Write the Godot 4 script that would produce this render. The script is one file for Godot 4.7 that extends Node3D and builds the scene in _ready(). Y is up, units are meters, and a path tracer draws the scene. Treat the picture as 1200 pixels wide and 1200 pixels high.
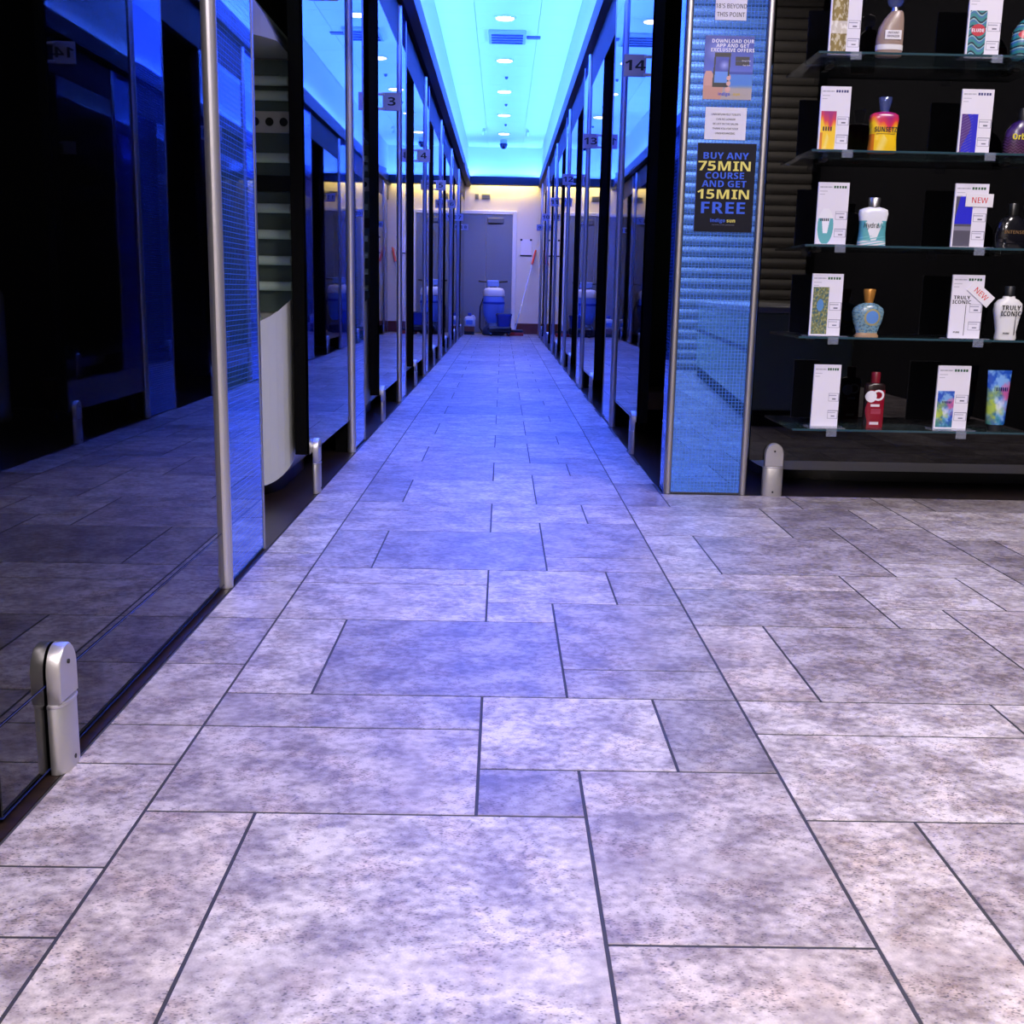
extends Node3D

# ------------------------------------------------------------------ measures
const XL := -0.725          # corridor face of the left row
const XR := 0.672           # corridor face of the right row
const U := 0.171            # module of the floor pattern
const FX := -0.54           # origin of the floor pattern
const FZ := -1.59
const SOFFIT := 2.68
const CEIL := 3.35
const ZB := -21.2           # back wall
const ZS := -4.44           # shop side wall with the shelves
const ZF := 3.05            # roller shutter behind the visitor
const XLO := -3.1
const XRO := 3.3
const TRAY0 := -0.7         # near end of the ceiling recess

var M := {}
var names := {}
var rng := RandomNumberGenerator.new()

# ------------------------------------------------------------------ mesh helpers
func mb() -> SurfaceTool:
	var st := SurfaceTool.new()
	st.begin(Mesh.PRIMITIVE_TRIANGLES)
	return st

func tri(st: SurfaceTool, a: Vector3, b: Vector3, c: Vector3, ua := Vector2.ZERO, ub := Vector2.ZERO, uc := Vector2.ZERO) -> void:
	st.set_uv(ua); st.add_vertex(a)
	st.set_uv(ub); st.add_vertex(b)
	st.set_uv(uc); st.add_vertex(c)

# convex polygon, turned so that it faces away from `inside`
func poly(st: SurfaceTool, pts: Array, inside: Vector3, uvs: Array = []) -> void:
	var mid := Vector3.ZERO
	for p in pts: mid += p
	mid /= pts.size()
	var n: Vector3 = (pts[1] - pts[0]).cross(pts[2] - pts[0])
	var flip := n.dot(mid - inside) > 0.0
	for i in range(1, pts.size() - 1):
		var i1 := i + 1 if flip else i
		var i2 := i if flip else i + 1
		if uvs.is_empty():
			tri(st, pts[0], pts[i1], pts[i2])
		else:
			tri(st, pts[0], pts[i1], pts[i2], uvs[0], uvs[i1], uvs[i2])

# box between two corners with chamfered edges
func box(st: SurfaceTool, lo: Vector3, hi: Vector3, c := 0.0, uvscale := 1.0) -> void:
	st.set_smooth_group(-1)
	var mid := (lo + hi) / 2.0
	var h := (hi - lo) / 2.0
	c = minf(c, minf(h.x, minf(h.y, h.z)) * 0.9)
	for ax in 3:
		var b := (ax + 1) % 3
		var d := (ax + 2) % 3
		for s in [-1.0, 1.0]:
			var pts := []
			var uvs := []
			for k in [[-1, -1], [1, -1], [1, 1], [-1, 1]]:
				var v := Vector3.ZERO
				v[ax] = s * h[ax]
				v[b] = k[0] * (h[b] - c)
				v[d] = k[1] * (h[d] - c)
				pts.append(mid + v)
				var w := mid + v
				uvs.append([Vector2(-w.z, -w.y), Vector2(w.x, w.z), Vector2(w.x, -w.y)][ax] * uvscale)
			poly(st, pts, mid, uvs)
	if c <= 0.0: return
	for ax in 3:
		var b := (ax + 1) % 3
		var d := (ax + 2) % 3
		for sb in [-1.0, 1.0]:
			for sd in [-1.0, 1.0]:
				var pts := []
				for k in [[-1, 0], [1, 0], [1, 1], [-1, 1]]:
					var v := Vector3.ZERO
					v[ax] = k[0] * (h[ax] - c)
					v[b] = sb * (h[b] - (c if k[1] == 1 else 0.0))
					v[d] = sd * (h[d] - (c if k[1] == 0 else 0.0))
					pts.append(mid + v)
				poly(st, pts, mid)
	for sx in [-1.0, 1.0]:
		for sy in [-1.0, 1.0]:
			for sz in [-1.0, 1.0]:
				var s := Vector3(sx, sy, sz)
				poly(st, [mid + s * Vector3(h.x, h.y - c, h.z - c), mid + s * Vector3(h.x - c, h.y, h.z - c), mid + s * Vector3(h.x - c, h.y - c, h.z)], mid)

func cbox(st: SurfaceTool, at: Vector3, size: Vector3, c := 0.0) -> void:
	box(st, at - size / 2.0, at + size / 2.0, c)

# rings of a body: each [y, half width x, half depth z, offset x, offset z]; superellipse of power n
func rings(st: SurfaceTool, list: Array, seg := 24, n := 2.0, at := Vector3.ZERO, w := 0.0, hgt := 0.0, smooth := true, half := false) -> void:
	st.set_smooth_group(0 if smooth else -1)
	var rows := []
	for r in list:
		var row := []
		for i in seg + 1:
			var a := TAU * i / seg
			var cx := cos(a)
			var sz := sin(a)
			var px: float = signf(cx) * pow(absf(cx), 2.0 / n) * r[1]
			var pz: float = signf(sz) * pow(absf(sz), 2.0 / n) * r[2]
			if half: pz = maxf(pz, 0.0)
			row.append(at + Vector3(px + (r[3] if r.size() > 3 else 0.0), r[0], pz + (r[4] if r.size() > 4 else 0.0)))
		rows.append(row)
	var uv := func(p: Vector3) -> Vector2:
		if w <= 0.0: return Vector2.ZERO
		return Vector2((p.x - at.x) / w + 0.5, 1.0 - (p.y - at.y) / hgt)
	for j in rows.size() - 1:
		for i in seg:
			var a: Vector3 = rows[j][i]
			var b: Vector3 = rows[j][i + 1]
			var c: Vector3 = rows[j + 1][i + 1]
			var d: Vector3 = rows[j + 1][i]
			if a.distance_squared_to(b) > 1e-12: tri(st, a, b, c, uv.call(a), uv.call(b), uv.call(c))
			if d.distance_squared_to(c) > 1e-12: tri(st, a, c, d, uv.call(a), uv.call(c), uv.call(d))
	st.set_smooth_group(-1)
	for e in [0, rows.size() - 1]:
		var row: Array = rows[e]
		if (row[0] as Vector3).distance_squared_to(row[seg / 4]) < 1e-10: continue
		var m := Vector3.ZERO
		for i in seg: m += row[i]
		m /= seg
		for i in seg:
			if e == 0: tri(st, m, row[i + 1], row[i], uv.call(m), uv.call(row[i + 1]), uv.call(row[i]))
			else: tri(st, m, row[i], row[i + 1], uv.call(m), uv.call(row[i]), uv.call(row[i + 1]))

func tube(st: SurfaceTool, pts: Array, r: float, seg := 12, r2 := -1.0) -> void:
	st.set_smooth_group(0)
	if r2 < 0.0: r2 = r
	var rows := []
	var prev := Vector3.ZERO
	for k in pts.size():
		var t: Vector3 = (pts[mini(k + 1, pts.size() - 1)] - pts[maxi(k - 1, 0)]).normalized()
		var side := prev
		if k == 0:
			side = t.cross(Vector3.UP) if absf(t.y) < 0.9 else t.cross(Vector3.RIGHT)
		side = (side - t * side.dot(t)).normalized()
		prev = side
		var up := t.cross(side)
		var row := []
		var rr := lerpf(r, r2, float(k) / maxf(1.0, pts.size() - 1))
		for i in seg + 1:
			var a := TAU * i / seg
			row.append(pts[k] + (side * cos(a) + up * sin(a)) * rr)
		rows.append(row)
	for j in rows.size() - 1:
		for i in seg:
			tri(st, rows[j][i], rows[j][i + 1], rows[j + 1][i + 1])
			tri(st, rows[j][i], rows[j + 1][i + 1], rows[j + 1][i])
	st.set_smooth_group(-1)
	for i in seg:
		tri(st, pts[0], rows[0][i + 1], rows[0][i])
		tri(st, pts[-1], rows[-1][i], rows[-1][i + 1])

# flat polygon (x, y) drawn out along z from z0 to z1, edges set in by c at the front (z1)
func prism(st: SurfaceTool, pg: PackedVector2Array, z0: float, z1: float, c := 0.0, smooth_side := false) -> void:
	if Geometry2D.is_polygon_clockwise(pg): pg.reverse()
	var front := pg
	if c > 0.0:
		var off := Geometry2D.offset_polygon(pg, -c, Geometry2D.JOIN_MITER)
		if off.size() == 1 and off[0].size() == pg.size():
			front = off[0]
			if Geometry2D.is_polygon_clockwise(front): front.reverse()
			# line the two outlines up
			var best := 0
			for k in front.size():
				if front[k].distance_to(pg[0]) < front[best].distance_to(pg[0]): best = k
			var turned := PackedVector2Array()
			for k in front.size(): turned.append(front[(k + best) % front.size()])
			front = turned
		else: c = 0.0
	st.set_smooth_group(-1)
	var idx := Geometry2D.triangulate_polygon(front)
	for k in range(0, idx.size(), 3):
		var t := [front[idx[k]], front[idx[k + 1]], front[idx[k + 2]]]
		var ccw: bool = (t[1] - t[0]).cross(t[2] - t[0]) > 0.0
		if ccw: tri(st, v3(t[0], z1), v3(t[2], z1), v3(t[1], z1))
		else: tri(st, v3(t[0], z1), v3(t[1], z1), v3(t[2], z1))
	idx = Geometry2D.triangulate_polygon(pg)
	for k in range(0, idx.size(), 3):
		var t := [pg[idx[k]], pg[idx[k + 1]], pg[idx[k + 2]]]
		var ccw: bool = (t[1] - t[0]).cross(t[2] - t[0]) > 0.0
		if ccw: tri(st, v3(t[0], z0), v3(t[1], z0), v3(t[2], z0))
		else: tri(st, v3(t[0], z0), v3(t[2], z0), v3(t[1], z0))
	st.set_smooth_group(0 if smooth_side else -1)
	var steps := [[pg, z0, pg, z1 - c]]
	if c > 0.0: steps.append([pg, z1 - c, front, z1])
	for s in steps:
		for k in pg.size():
			var n := (k + 1) % pg.size()
			var a := v3(s[0][k], s[1]); var b := v3(s[0][n], s[1]); var d := v3(s[2][n], s[3]); var e := v3(s[2][k], s[3])
			tri(st, a, d, b); tri(st, a, e, d)

func v3(p: Vector2, z: float) -> Vector3: return Vector3(p.x, p.y, z)

func round_rect(x0: float, y0: float, x1: float, y1: float, radii: Array, seg := 6) -> PackedVector2Array:
	# radii: at (x1,y1), (x0,y1), (x0,y0), (x1,y0)
	var pg := PackedVector2Array()
	var cs := [Vector2(x1, y1), Vector2(x0, y1), Vector2(x0, y0), Vector2(x1, y0)]
	var dirs := [Vector2(-1, -1), Vector2(1, -1), Vector2(1, 1), Vector2(-1, 1)]
	for k in 4:
		var r: float = radii[k]
		if r <= 0.0:
			pg.append(cs[k]); continue
		var m: Vector2 = cs[k] + dirs[k] * r
		for i in seg + 1:
			var a := PI / 2.0 * (k + float(i) / seg)
			pg.append(m + Vector2(cos(a), sin(a)) * r)
	return pg

func numbered(called: String) -> String:
	var n: int = names.get(called, 0)
	names[called] = n + 1
	return called if n == 0 else "%s_%03d" % [called, n]

func part(st: SurfaceTool, called: String, m: Material, parent: Node, tangents := false) -> MeshInstance3D:
	st.generate_normals()
	if tangents: st.generate_tangents()
	var o := MeshInstance3D.new()
	o.mesh = st.commit()
	o.material_override = m
	o.name = called if parent != self else numbered(called)
	parent.add_child(o, true)
	return o

func thing(called: String, label: String, category: String, at := Vector3.ZERO, group := "", turn := 0.0) -> Node3D:
	var o := Node3D.new()
	o.name = numbered(called)
	add_child(o)
	o.position = at
	o.rotation.y = turn
	o.set_meta("label", label)
	o.set_meta("category", category)
	if group: o.set_meta("group", group)
	return o

func tag(o: Node, label: String, category: String, group := "") -> Node:
	o.set_meta("label", label)
	o.set_meta("category", category)
	if group: o.set_meta("group", group)
	return o

func struct(called: String, label := "", category := "") -> Node3D:
	var o := Node3D.new()
	o.name = numbered(called)
	add_child(o)
	o.set_meta("kind", "structure")
	if label: o.set_meta("label", label)
	if category: o.set_meta("category", category)
	return o

var bold: SystemFont
var regular: SystemFont
func letters(s: String, h: float, m: Material, parent: Node, at: Vector3, called := "lettering", wide := 1.0, font: Font = null, depth := 0.0006) -> MeshInstance3D:
	var t := TextMesh.new()
	t.text = s
	t.font = font if font else bold
	t.font_size = 48
	t.pixel_size = h / 34.0            # h: height of a capital
	t.depth = depth
	t.curve_step = 2.0
	t.horizontal_alignment = HORIZONTAL_ALIGNMENT_CENTER
	t.vertical_alignment = VERTICAL_ALIGNMENT_CENTER
	var o := MeshInstance3D.new()
	o.mesh = t
	o.material_override = m
	o.name = called
	parent.add_child(o, true)
	o.position = at
	o.scale = Vector3(wide, 1, 1)
	return o

# ------------------------------------------------------------------ materials
func mat(called: String, col: Color, rough := 0.5, metal := 0.0, spec := 0.5) -> StandardMaterial3D:
	var m := StandardMaterial3D.new()
	m.resource_name = called
	m.albedo_color = col
	m.roughness = rough
	m.metallic = metal
	m.metallic_specular = spec
	M[called] = m
	return m

func noise_data(w: int, h: int, freq: float, oct: int, sd: int, type := FastNoiseLite.TYPE_SIMPLEX_SMOOTH) -> PackedByteArray:
	var n := FastNoiseLite.new()
	n.noise_type = type
	n.seed = sd
	n.frequency = freq
	n.fractal_octaves = oct
	n.fractal_type = FastNoiseLite.FRACTAL_FBM if oct > 1 else FastNoiseLite.FRACTAL_NONE
	var im := n.get_seamless_image(w, h, false, false, 0.15, true)
	im.convert(Image.FORMAT_L8)
	if h != 1024 or w != 1024: im.resize(1024, 1024, Image.INTERPOLATE_CUBIC)
	return im.get_data()

func stone_textures() -> Array:
	var S := 1024
	var a := noise_data(1024, 1024, 0.006, 4, 11)
	var b := noise_data(640, 1024, 0.012, 6, 23)
	var c := noise_data(512, 1024, 0.26, 2, 37)
	var d := noise_data(1024, 1024, 0.010, 3, 51)
	var e := noise_data(1024, 1024, 0.25, 2, 63)
	var f := noise_data(820, 1024, 0.045, 5, 71)
	var col := PackedByteArray(); col.resize(S * S * 3)
	var hgt := PackedByteArray(); hgt.resize(S * S)
	for i in S * S:
		var va := a[i] / 255.0
		var vb := b[i] / 255.0
		var vd := d[i] / 255.0
		var ve := e[i] / 255.0
		var vf := f[i] / 255.0
		var t := clampf((va - 0.5) * 0.85 + (vb - 0.5) * 0.75 + (vf - 0.5) * 1.0 + 0.55, 0.0, 1.0)
		var r := lerpf(0.53, 0.83, t)
		var g := lerpf(0.495, 0.81, t)
		var bl := lerpf(0.51, 0.815, t)
		var warm := clampf((vd - 0.52) * 2.2, 0.0, 1.0) * 0.03
		r += warm; bl -= warm * 0.9
		var gr := (ve - 0.5) * 0.10
		r += gr; g += gr; bl += gr
		var sp := c[i] / 255.0
		var thr := 0.27 + 0.12 * clampf((0.56 - vf) * 2.4 + (vd - 0.5) * 2.0, -0.9, 1.0)
		var k := clampf((thr - sp) * 12.0, 0.0, 1.0) * 0.6
		r = lerpf(r, 0.25, k); g = lerpf(g, 0.25, k); bl = lerpf(bl, 0.28, k)
		col[i * 3] = int(clampf(r, 0, 1) * 255)
		col[i * 3 + 1] = int(clampf(g, 0, 1) * 255)
		col[i * 3 + 2] = int(clampf(bl, 0, 1) * 255)
		hgt[i] = int(clampf(0.75 - k * 0.7 + gr, 0, 1) * 255)
	return [ImageTexture.create_from_image(Image.create_from_data(S, S, false, Image.FORMAT_RGB8, col)), ImageTexture.create_from_image(Image.create_from_data(S, S, false, Image.FORMAT_L8, hgt))]

func paint(w: int, h: int, f: Callable) -> ImageTexture:
	var im := Image.create(w, h, false, Image.FORMAT_RGB8)
	for y in h:
		for x in w:
			im.set_pixel(x, y, f.call((x + 0.5) / w, (y + 0.5) / h))
	return ImageTexture.create_from_image(im)

func mosaic_textures() -> Array:
	# 16 by 16 small mirror tiles with pale matt joints
	var N := 16; var P := 16
	var im := Image.create(N * P, N * P, false, Image.FORMAT_RGB8)
	var me := Image.create(N * P, N * P, false, Image.FORMAT_L8)
	var rg := RandomNumberGenerator.new(); rg.seed = 5
	me.fill(Color(0, 0, 0))
	im.fill(Color(0.80, 0.84, 0.92))
	for ty in N:
		for tx in N:
			var v := rg.randf_range(0.93, 1.0)
			im.fill_rect(Rect2i(tx * P + 1, ty * P + 1, P - 2, P - 2), Color(v, v, v))
			me.fill_rect(Rect2i(tx * P + 1, ty * P + 1, P - 2, P - 2), Color.WHITE)
	return [ImageTexture.create_from_image(im), ImageTexture.create_from_image(me)]

func mosaic(called: String, col: Color, t: Array, rough: float, metal: float) -> void:
	var m := mat(called, col, rough, metal)
	m.albedo_texture = t[0]
	m.metallic_texture = t[1]

func make_materials() -> void:
	var stone := stone_textures()
	for k in 5:
		var m := mat("stone%d" % k, [Color(1, 0.99, 0.985), Color(0.93, 0.91, 0.915), Color(0.87, 0.855, 0.865), Color(0.99, 0.965, 0.945), Color(0.80, 0.785, 0.80)][k], 0.40)
		m.albedo_texture = stone[0]
		m.heightmap_enabled = true
		m.heightmap_texture = stone[1]
		m.heightmap_scale = 0.025
	mat("grout", Color(0.22, 0.215, 0.235), 0.6)
	var wt := NoiseTexture2D.new()
	wt.width = 256; wt.height = 256; wt.seamless = true
	wt.noise = FastNoiseLite.new(); wt.noise.frequency = 0.03; wt.noise.seed = 4; wt.noise.fractal_octaves = 4
	var g := Gradient.new(); g.set_color(0, Color(0.10, 0.075, 0.075)); g.set_color(1, Color(0.19, 0.14, 0.13))
	wt.color_ramp = g
	var wf := mat("wood_floor", Color.WHITE, 0.32)
	wf.albedo_texture = wt
	wf.uv1_triplanar = true; wf.uv1_world_triplanar = true; wf.uv1_scale = Vector3(1.2, 1.2, 6.0)
	mat("black_glass", Color(0.006, 0.006, 0.009), 0.015)
	mat("black", Color(0.03, 0.03, 0.035), 0.6, 0.0, 0.15)
	mat("charcoal", Color(0.09, 0.09, 0.10), 0.8, 0.0, 0.3)
	mat("cubicle_wall", Color(0.20, 0.20, 0.215), 0.85, 0.0, 0.3)
	mat("glass_edge", Color(0.10, 0.14, 0.36), 0.15)
	mat("chrome", Color(0.80, 0.79, 0.82), 0.36, 0.85)
	mat("satin_steel", Color(0.72, 0.71, 0.72), 0.34, 1.0)
	mat("bollard", Color(0.74, 0.73, 0.74), 0.38, 0.75)
	mat("sign_plate", Color(0.62, 0.60, 0.66), 0.3, 0.4)
	mat("ink", Color(0.03, 0.03, 0.04), 0.6)
	mat("header", Color(0.13, 0.12, 0.125), 0.6, 0.0, 0.3)
	mat("navy", Color(0.035, 0.035, 0.085), 0.5)
	mat("white_paint", Color(0.88, 0.88, 0.88), 0.8)
	mat("ceiling_tile", Color(0.90, 0.90, 0.90), 0.85)
	mat("cream", Color(0.86, 0.83, 0.76), 0.75)
	mat("white_gloss", Color(0.86, 0.86, 0.87), 0.25)
	mat("door_grey", Color(0.44, 0.46, 0.50), 0.45)
	mat("skirting", Color(0.33, 0.15, 0.11), 0.45)
	mat("paper", Color(0.88, 0.87, 0.90), 0.7)
	mat("red_print", Color(0.80, 0.10, 0.12), 0.6)
	mat("bed_white", Color(0.74, 0.75, 0.74), 0.25)
	mat("bed_reflector", Color(0.50, 0.57, 0.52), 0.22, 0.6)
	mat("bed_tube", Color(0.78, 0.86, 0.80), 0.12)
	mat("bed_dark", Color(0.05, 0.055, 0.06), 0.3)
	mat("shutter", Color(0.64, 0.62, 0.58), 0.42, 0.3)
	mat("counter", Color(0.72, 0.83, 0.74), 0.25)
	mat("bench", Color(0.34, 0.22, 0.16), 0.4)
	mat("blue_plastic", Color(0.16, 0.26, 0.66), 0.3)
	mat("pale_blue_plastic", Color(0.42, 0.54, 0.83), 0.28)
	mat("dark_plastic", Color(0.06, 0.07, 0.10), 0.45)
	mat("grey_plastic", Color(0.30, 0.32, 0.36), 0.45)
	mat("white_plastic", Color(0.85, 0.85, 0.86), 0.35)
	mat("red_plastic", Color(0.78, 0.22, 0.14), 0.4)
	mat("cardboard", Color(0.50, 0.30, 0.20), 0.8)
	mat("vent", Color(0.62, 0.60, 0.52), 0.6)
	mat("unit_white", Color(0.66, 0.70, 0.72), 0.5)
	var gl := mat("shelf_glass", Color(0.55, 0.78, 0.80, 0.03), 0.02)
	gl.transparency = BaseMaterial3D.TRANSPARENCY_ALPHA
	mat("shelf_edge", Color(0.16, 0.27, 0.31), 0.12)
	var ac := mat("acrylic", Color(0.80, 0.84, 0.95, 0.14), 0.05)
	ac.transparency = BaseMaterial3D.TRANSPARENCY_ALPHA
	var cc := mat("clear_cap", Color(0.45, 0.55, 0.95, 0.12), 0.04)
	cc.transparency = BaseMaterial3D.TRANSPARENCY_ALPHA
	var mt := mosaic_textures()
	mosaic("mosaic", Color(0.35, 0.56, 0.95), mt, 0.015, 0.84)
	glow("led_glow", LED, 8.0)
	glow("lamp_glow", Color(1.0, 0.95, 0.88), 6.0)
	glow("cubicle_glow", Color(0.88, 1.0, 0.92), 1.5)
	glow("shop_glow", Color(1.0, 0.95, 0.90), 3.0)
	glow("warm_glow", Color(1.0, 0.88, 0.62), 4.0)

func glow(called: String, col: Color, energy: float) -> void:
	var m := mat(called, Color(0.8, 0.8, 0.8), 0.5)
	m.emission_enabled = true
	m.emission = col
	m.emission_energy_multiplier = energy

const LED := Color(0.18, 0.355, 1.0)     # deep blue strip light

func omni(e: float, col: Color, size: float, parent: Node, at: Vector3) -> void:
	var l := OmniLight3D.new()
	l.light_energy = e; l.light_color = col; l.light_size = size
	l.omni_range = 40.0; l.omni_attenuation = 2.0; l.shadow_enabled = true
	parent.add_child(l, true); l.position = at

func spot(e: float, col: Color, size: float, angle: float, parent: Node, at: Vector3, tip := -PI / 2.0) -> void:
	var l := SpotLight3D.new()
	l.light_energy = e; l.light_color = col; l.light_size = size
	l.spot_range = 40.0; l.spot_attenuation = 2.0; l.spot_angle = angle; l.spot_angle_attenuation = 0.6
	l.shadow_enabled = true
	parent.add_child(l, true); l.position = at; l.rotation.x = tip

func area(e: float, col: Color, size: Vector2, parent: Node, at: Vector3, rot: Vector3) -> void:
	var l := AreaLight3D.new()
	l.light_energy = e; l.light_color = col; l.area_size = size
	l.area_range = 40.0; l.area_attenuation = 2.0; l.shadow_enabled = true
	parent.add_child(l, true); l.position = at
	l.basis = Basis(Vector3.BACK, rot.z) * Basis(Vector3.RIGHT, rot.x)

# ------------------------------------------------------------------ start
func _ready() -> void:
	# camera
	var cam := Camera3D.new()
	cam.name = "camera"
	add_child(cam)
	cam.fov = rad_to_deg(2.0 * atan(600.0 / 1294.35))
	cam.near = 0.02; cam.far = 80.0
	cam.transform = Transform3D(Basis(Vector3(0.99977053, 0.01978871, 0.00820282), Vector3(-0.01779303, 0.98036034, -0.19641032), Vector3(-0.01192843, 0.1962193, 0.98048748)).orthonormalized(), Vector3(0, 0.8, 0))
	cam.current = true
	# surroundings: a closed room, no daylight
	var we := WorldEnvironment.new()
	we.name = "surroundings"
	var env := Environment.new()
	env.background_mode = Environment.BG_COLOR
	env.background_color = Color.BLACK
	env.tonemap_mode = Environment.TONE_MAPPER_LINEAR
	env.tonemap_exposure = 1.0
	env.sdfgi_enabled = true; env.ssao_enabled = true; env.ssil_enabled = true
	we.environment = env
	add_child(we)
	bold = SystemFont.new(); bold.font_names = PackedStringArray(["Droid Sans"]); bold.font_weight = 700
	regular = SystemFont.new(); regular.font_names = PackedStringArray(["Droid Sans"])
	rng.seed = 77
	make_materials()
	strip_lights()
	shop_lights()
	build_shell()
	build_floor()
	build_ceiling()
	build_back_wall()
	build_left_row()
	build_right_row()
	build_column()
	build_display()
	build_sunbeds()
	build_far_end()
	build_shop_behind()

# ------------------------------------------------------------------ lights
const E_LED := 3.7
func strip_lights() -> void:
	var z0 := -3.7
	var z1 := -20.9
	var n := 8
	for s in [-1.0, 1.0]:
		var row := "left" if s < 0 else "right"
		for k in n:
			var za := lerpf(z0, z1, float(k) / n)
			var zb := lerpf(z0, z1, float(k + 1) / n)
			var L := zb - za
			var st := mb()
			box(st, Vector3(-0.012, 0.0, -absf(L) / 2 + 0.005), Vector3(0.012, 0.012, absf(L) / 2 - 0.005), 0.002)
			var t := thing("led_strip", "blue LED strip hidden on the ledge of the ceiling recess above the " + row + "-hand doors", "light strip", Vector3(s * 0.648, 2.802, (za + zb) / 2), "LED strips over the " + row + " row")
			part(st, "light_strip", M.led_glow, t)
			area(E_LED * absf(L), LED, Vector2(0.024, absf(L)), t, Vector3(0, 0.022, 0), Vector3(PI / 2, 0, s * 0.8))
	var t := thing("led_strip", "short blue LED strip hidden on the ledge above the back wall", "light strip", Vector3(0, 2.802, -20.86))
	var st := mb()
	box(st, Vector3(-0.6, 0.0, -0.012), Vector3(0.6, 0.012, 0.012), 0.002)
	part(st, "light_strip", M.led_glow, t)
	area(E_LED * 1.2, LED, Vector2(1.2, 0.024), t, Vector3(0, 0.022, 0), Vector3(PI / 2 + 0.4, 0, 0))

func shop_lights() -> void:  # panels out of view, placed to light the shop floor, shutter and shelves
	for p in [[-0.2, 1.7, 11.0], [1.7, 2.0, 18.5], [1.7, -0.1, 9.0], [2.5, -2.0, 10.0]]:
		var t := thing("unseen_panel_light", "unseen square panel light in the shop ceiling, placed to light the shop floor, shutter and shelves", "ceiling light", Vector3(p[0], 3.88, p[1]), "unseen panel lights of the shop ceiling")
		var st := mb()
		box(st, Vector3(-0.3, -0.012, -0.3), Vector3(0.3, 0.016, 0.3), 0.003)
		part(st, "frame", M.white_gloss, t)
		st = mb()
		box(st, Vector3(-0.28, -0.016, -0.28), Vector3(0.28, -0.012, 0.28))
		part(st, "light_panel", M.shop_glow, t)
		area(p[2], Color(1.0, 0.955, 0.96), Vector2(0.55, 0.55), t, Vector3(0, -0.022, 0), Vector3(-PI / 2, 0, 0))

# ------------------------------------------------------------------ room shell
func build_shell() -> void:
	var o := struct("wall_left")
	var st := mb(); box(st, Vector3(XLO - 0.1, -0.02, ZB), Vector3(XLO, 4.0, ZF + 0.2)); part(st, "panel", M.cubicle_wall, o)
	o = struct("wall_right")
	st = mb(); box(st, Vector3(XRO, -0.02, ZB), Vector3(XRO + 0.1, 4.0, ZF + 0.2)); part(st, "panel", M.cubicle_wall, o)
	# partitions between the cubicles
	o = struct("wall_partition")
	for k in 8:
		var z := -2.88 - 2.55 * k - 0.40
		if z < -21.0: continue
		st = mb(); box(st, Vector3(XLO, 0.0, z - 0.04), Vector3(XL - 0.045, SOFFIT, z + 0.04)); part(st, "panel", M.cubicle_wall, o)
	for k in 6:
		var z := -6.7 - 2.72 * k - 0.45
		if z < -21.0: continue
		st = mb(); box(st, Vector3(XR + 0.045, 0.0, z - 0.04), Vector3(XRO, SOFFIT, z + 0.04)); part(st, "panel", M.charcoal, o)

# ------------------------------------------------------------------ floor
func tile_mesh(x0: float, x1: float, z0: float, z1: float, st: SurfaceTool) -> void:
	# z0 > z1 (away from the visitor); joint 5 mm
	var j := 0.0027
	var c := 0.0005
	var lo := Vector3(x0 + j, -0.012, z1 + j)
	var hi := Vector3(x1 - j, 0.0, z0 - j)
	var off := Vector2(rng.randf(), rng.randf())
	var sg := 1.0 if rng.randf() < 0.5 else -1.0
	var uv := func(p: Vector3) -> Vector2: return Vector2(p.x, p.z) * sg * 0.95 + off
	var mid := (lo + hi) / 2
	st.set_smooth_group(-1)
	var top := [Vector3(lo.x + c, 0, lo.z + c), Vector3(hi.x - c, 0, lo.z + c), Vector3(hi.x - c, 0, hi.z - c), Vector3(lo.x + c, 0, hi.z - c)]
	var rim := [Vector3(lo.x, -c, lo.z), Vector3(hi.x, -c, lo.z), Vector3(hi.x, -c, hi.z), Vector3(lo.x, -c, hi.z)]
	var low := [Vector3(lo.x, lo.y, lo.z), Vector3(hi.x, lo.y, lo.z), Vector3(hi.x, lo.y, hi.z), Vector3(lo.x, lo.y, hi.z)]
	poly(st, top, mid, top.map(uv))
	for k in 4:
		var n := (k + 1) % 4
		var q := [rim[k], rim[n], top[n], top[k]]
		poly(st, q, mid, q.map(uv))
		q = [low[k], low[n], rim[n], rim[k]]
		poly(st, q, mid, q.map(uv))

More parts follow.
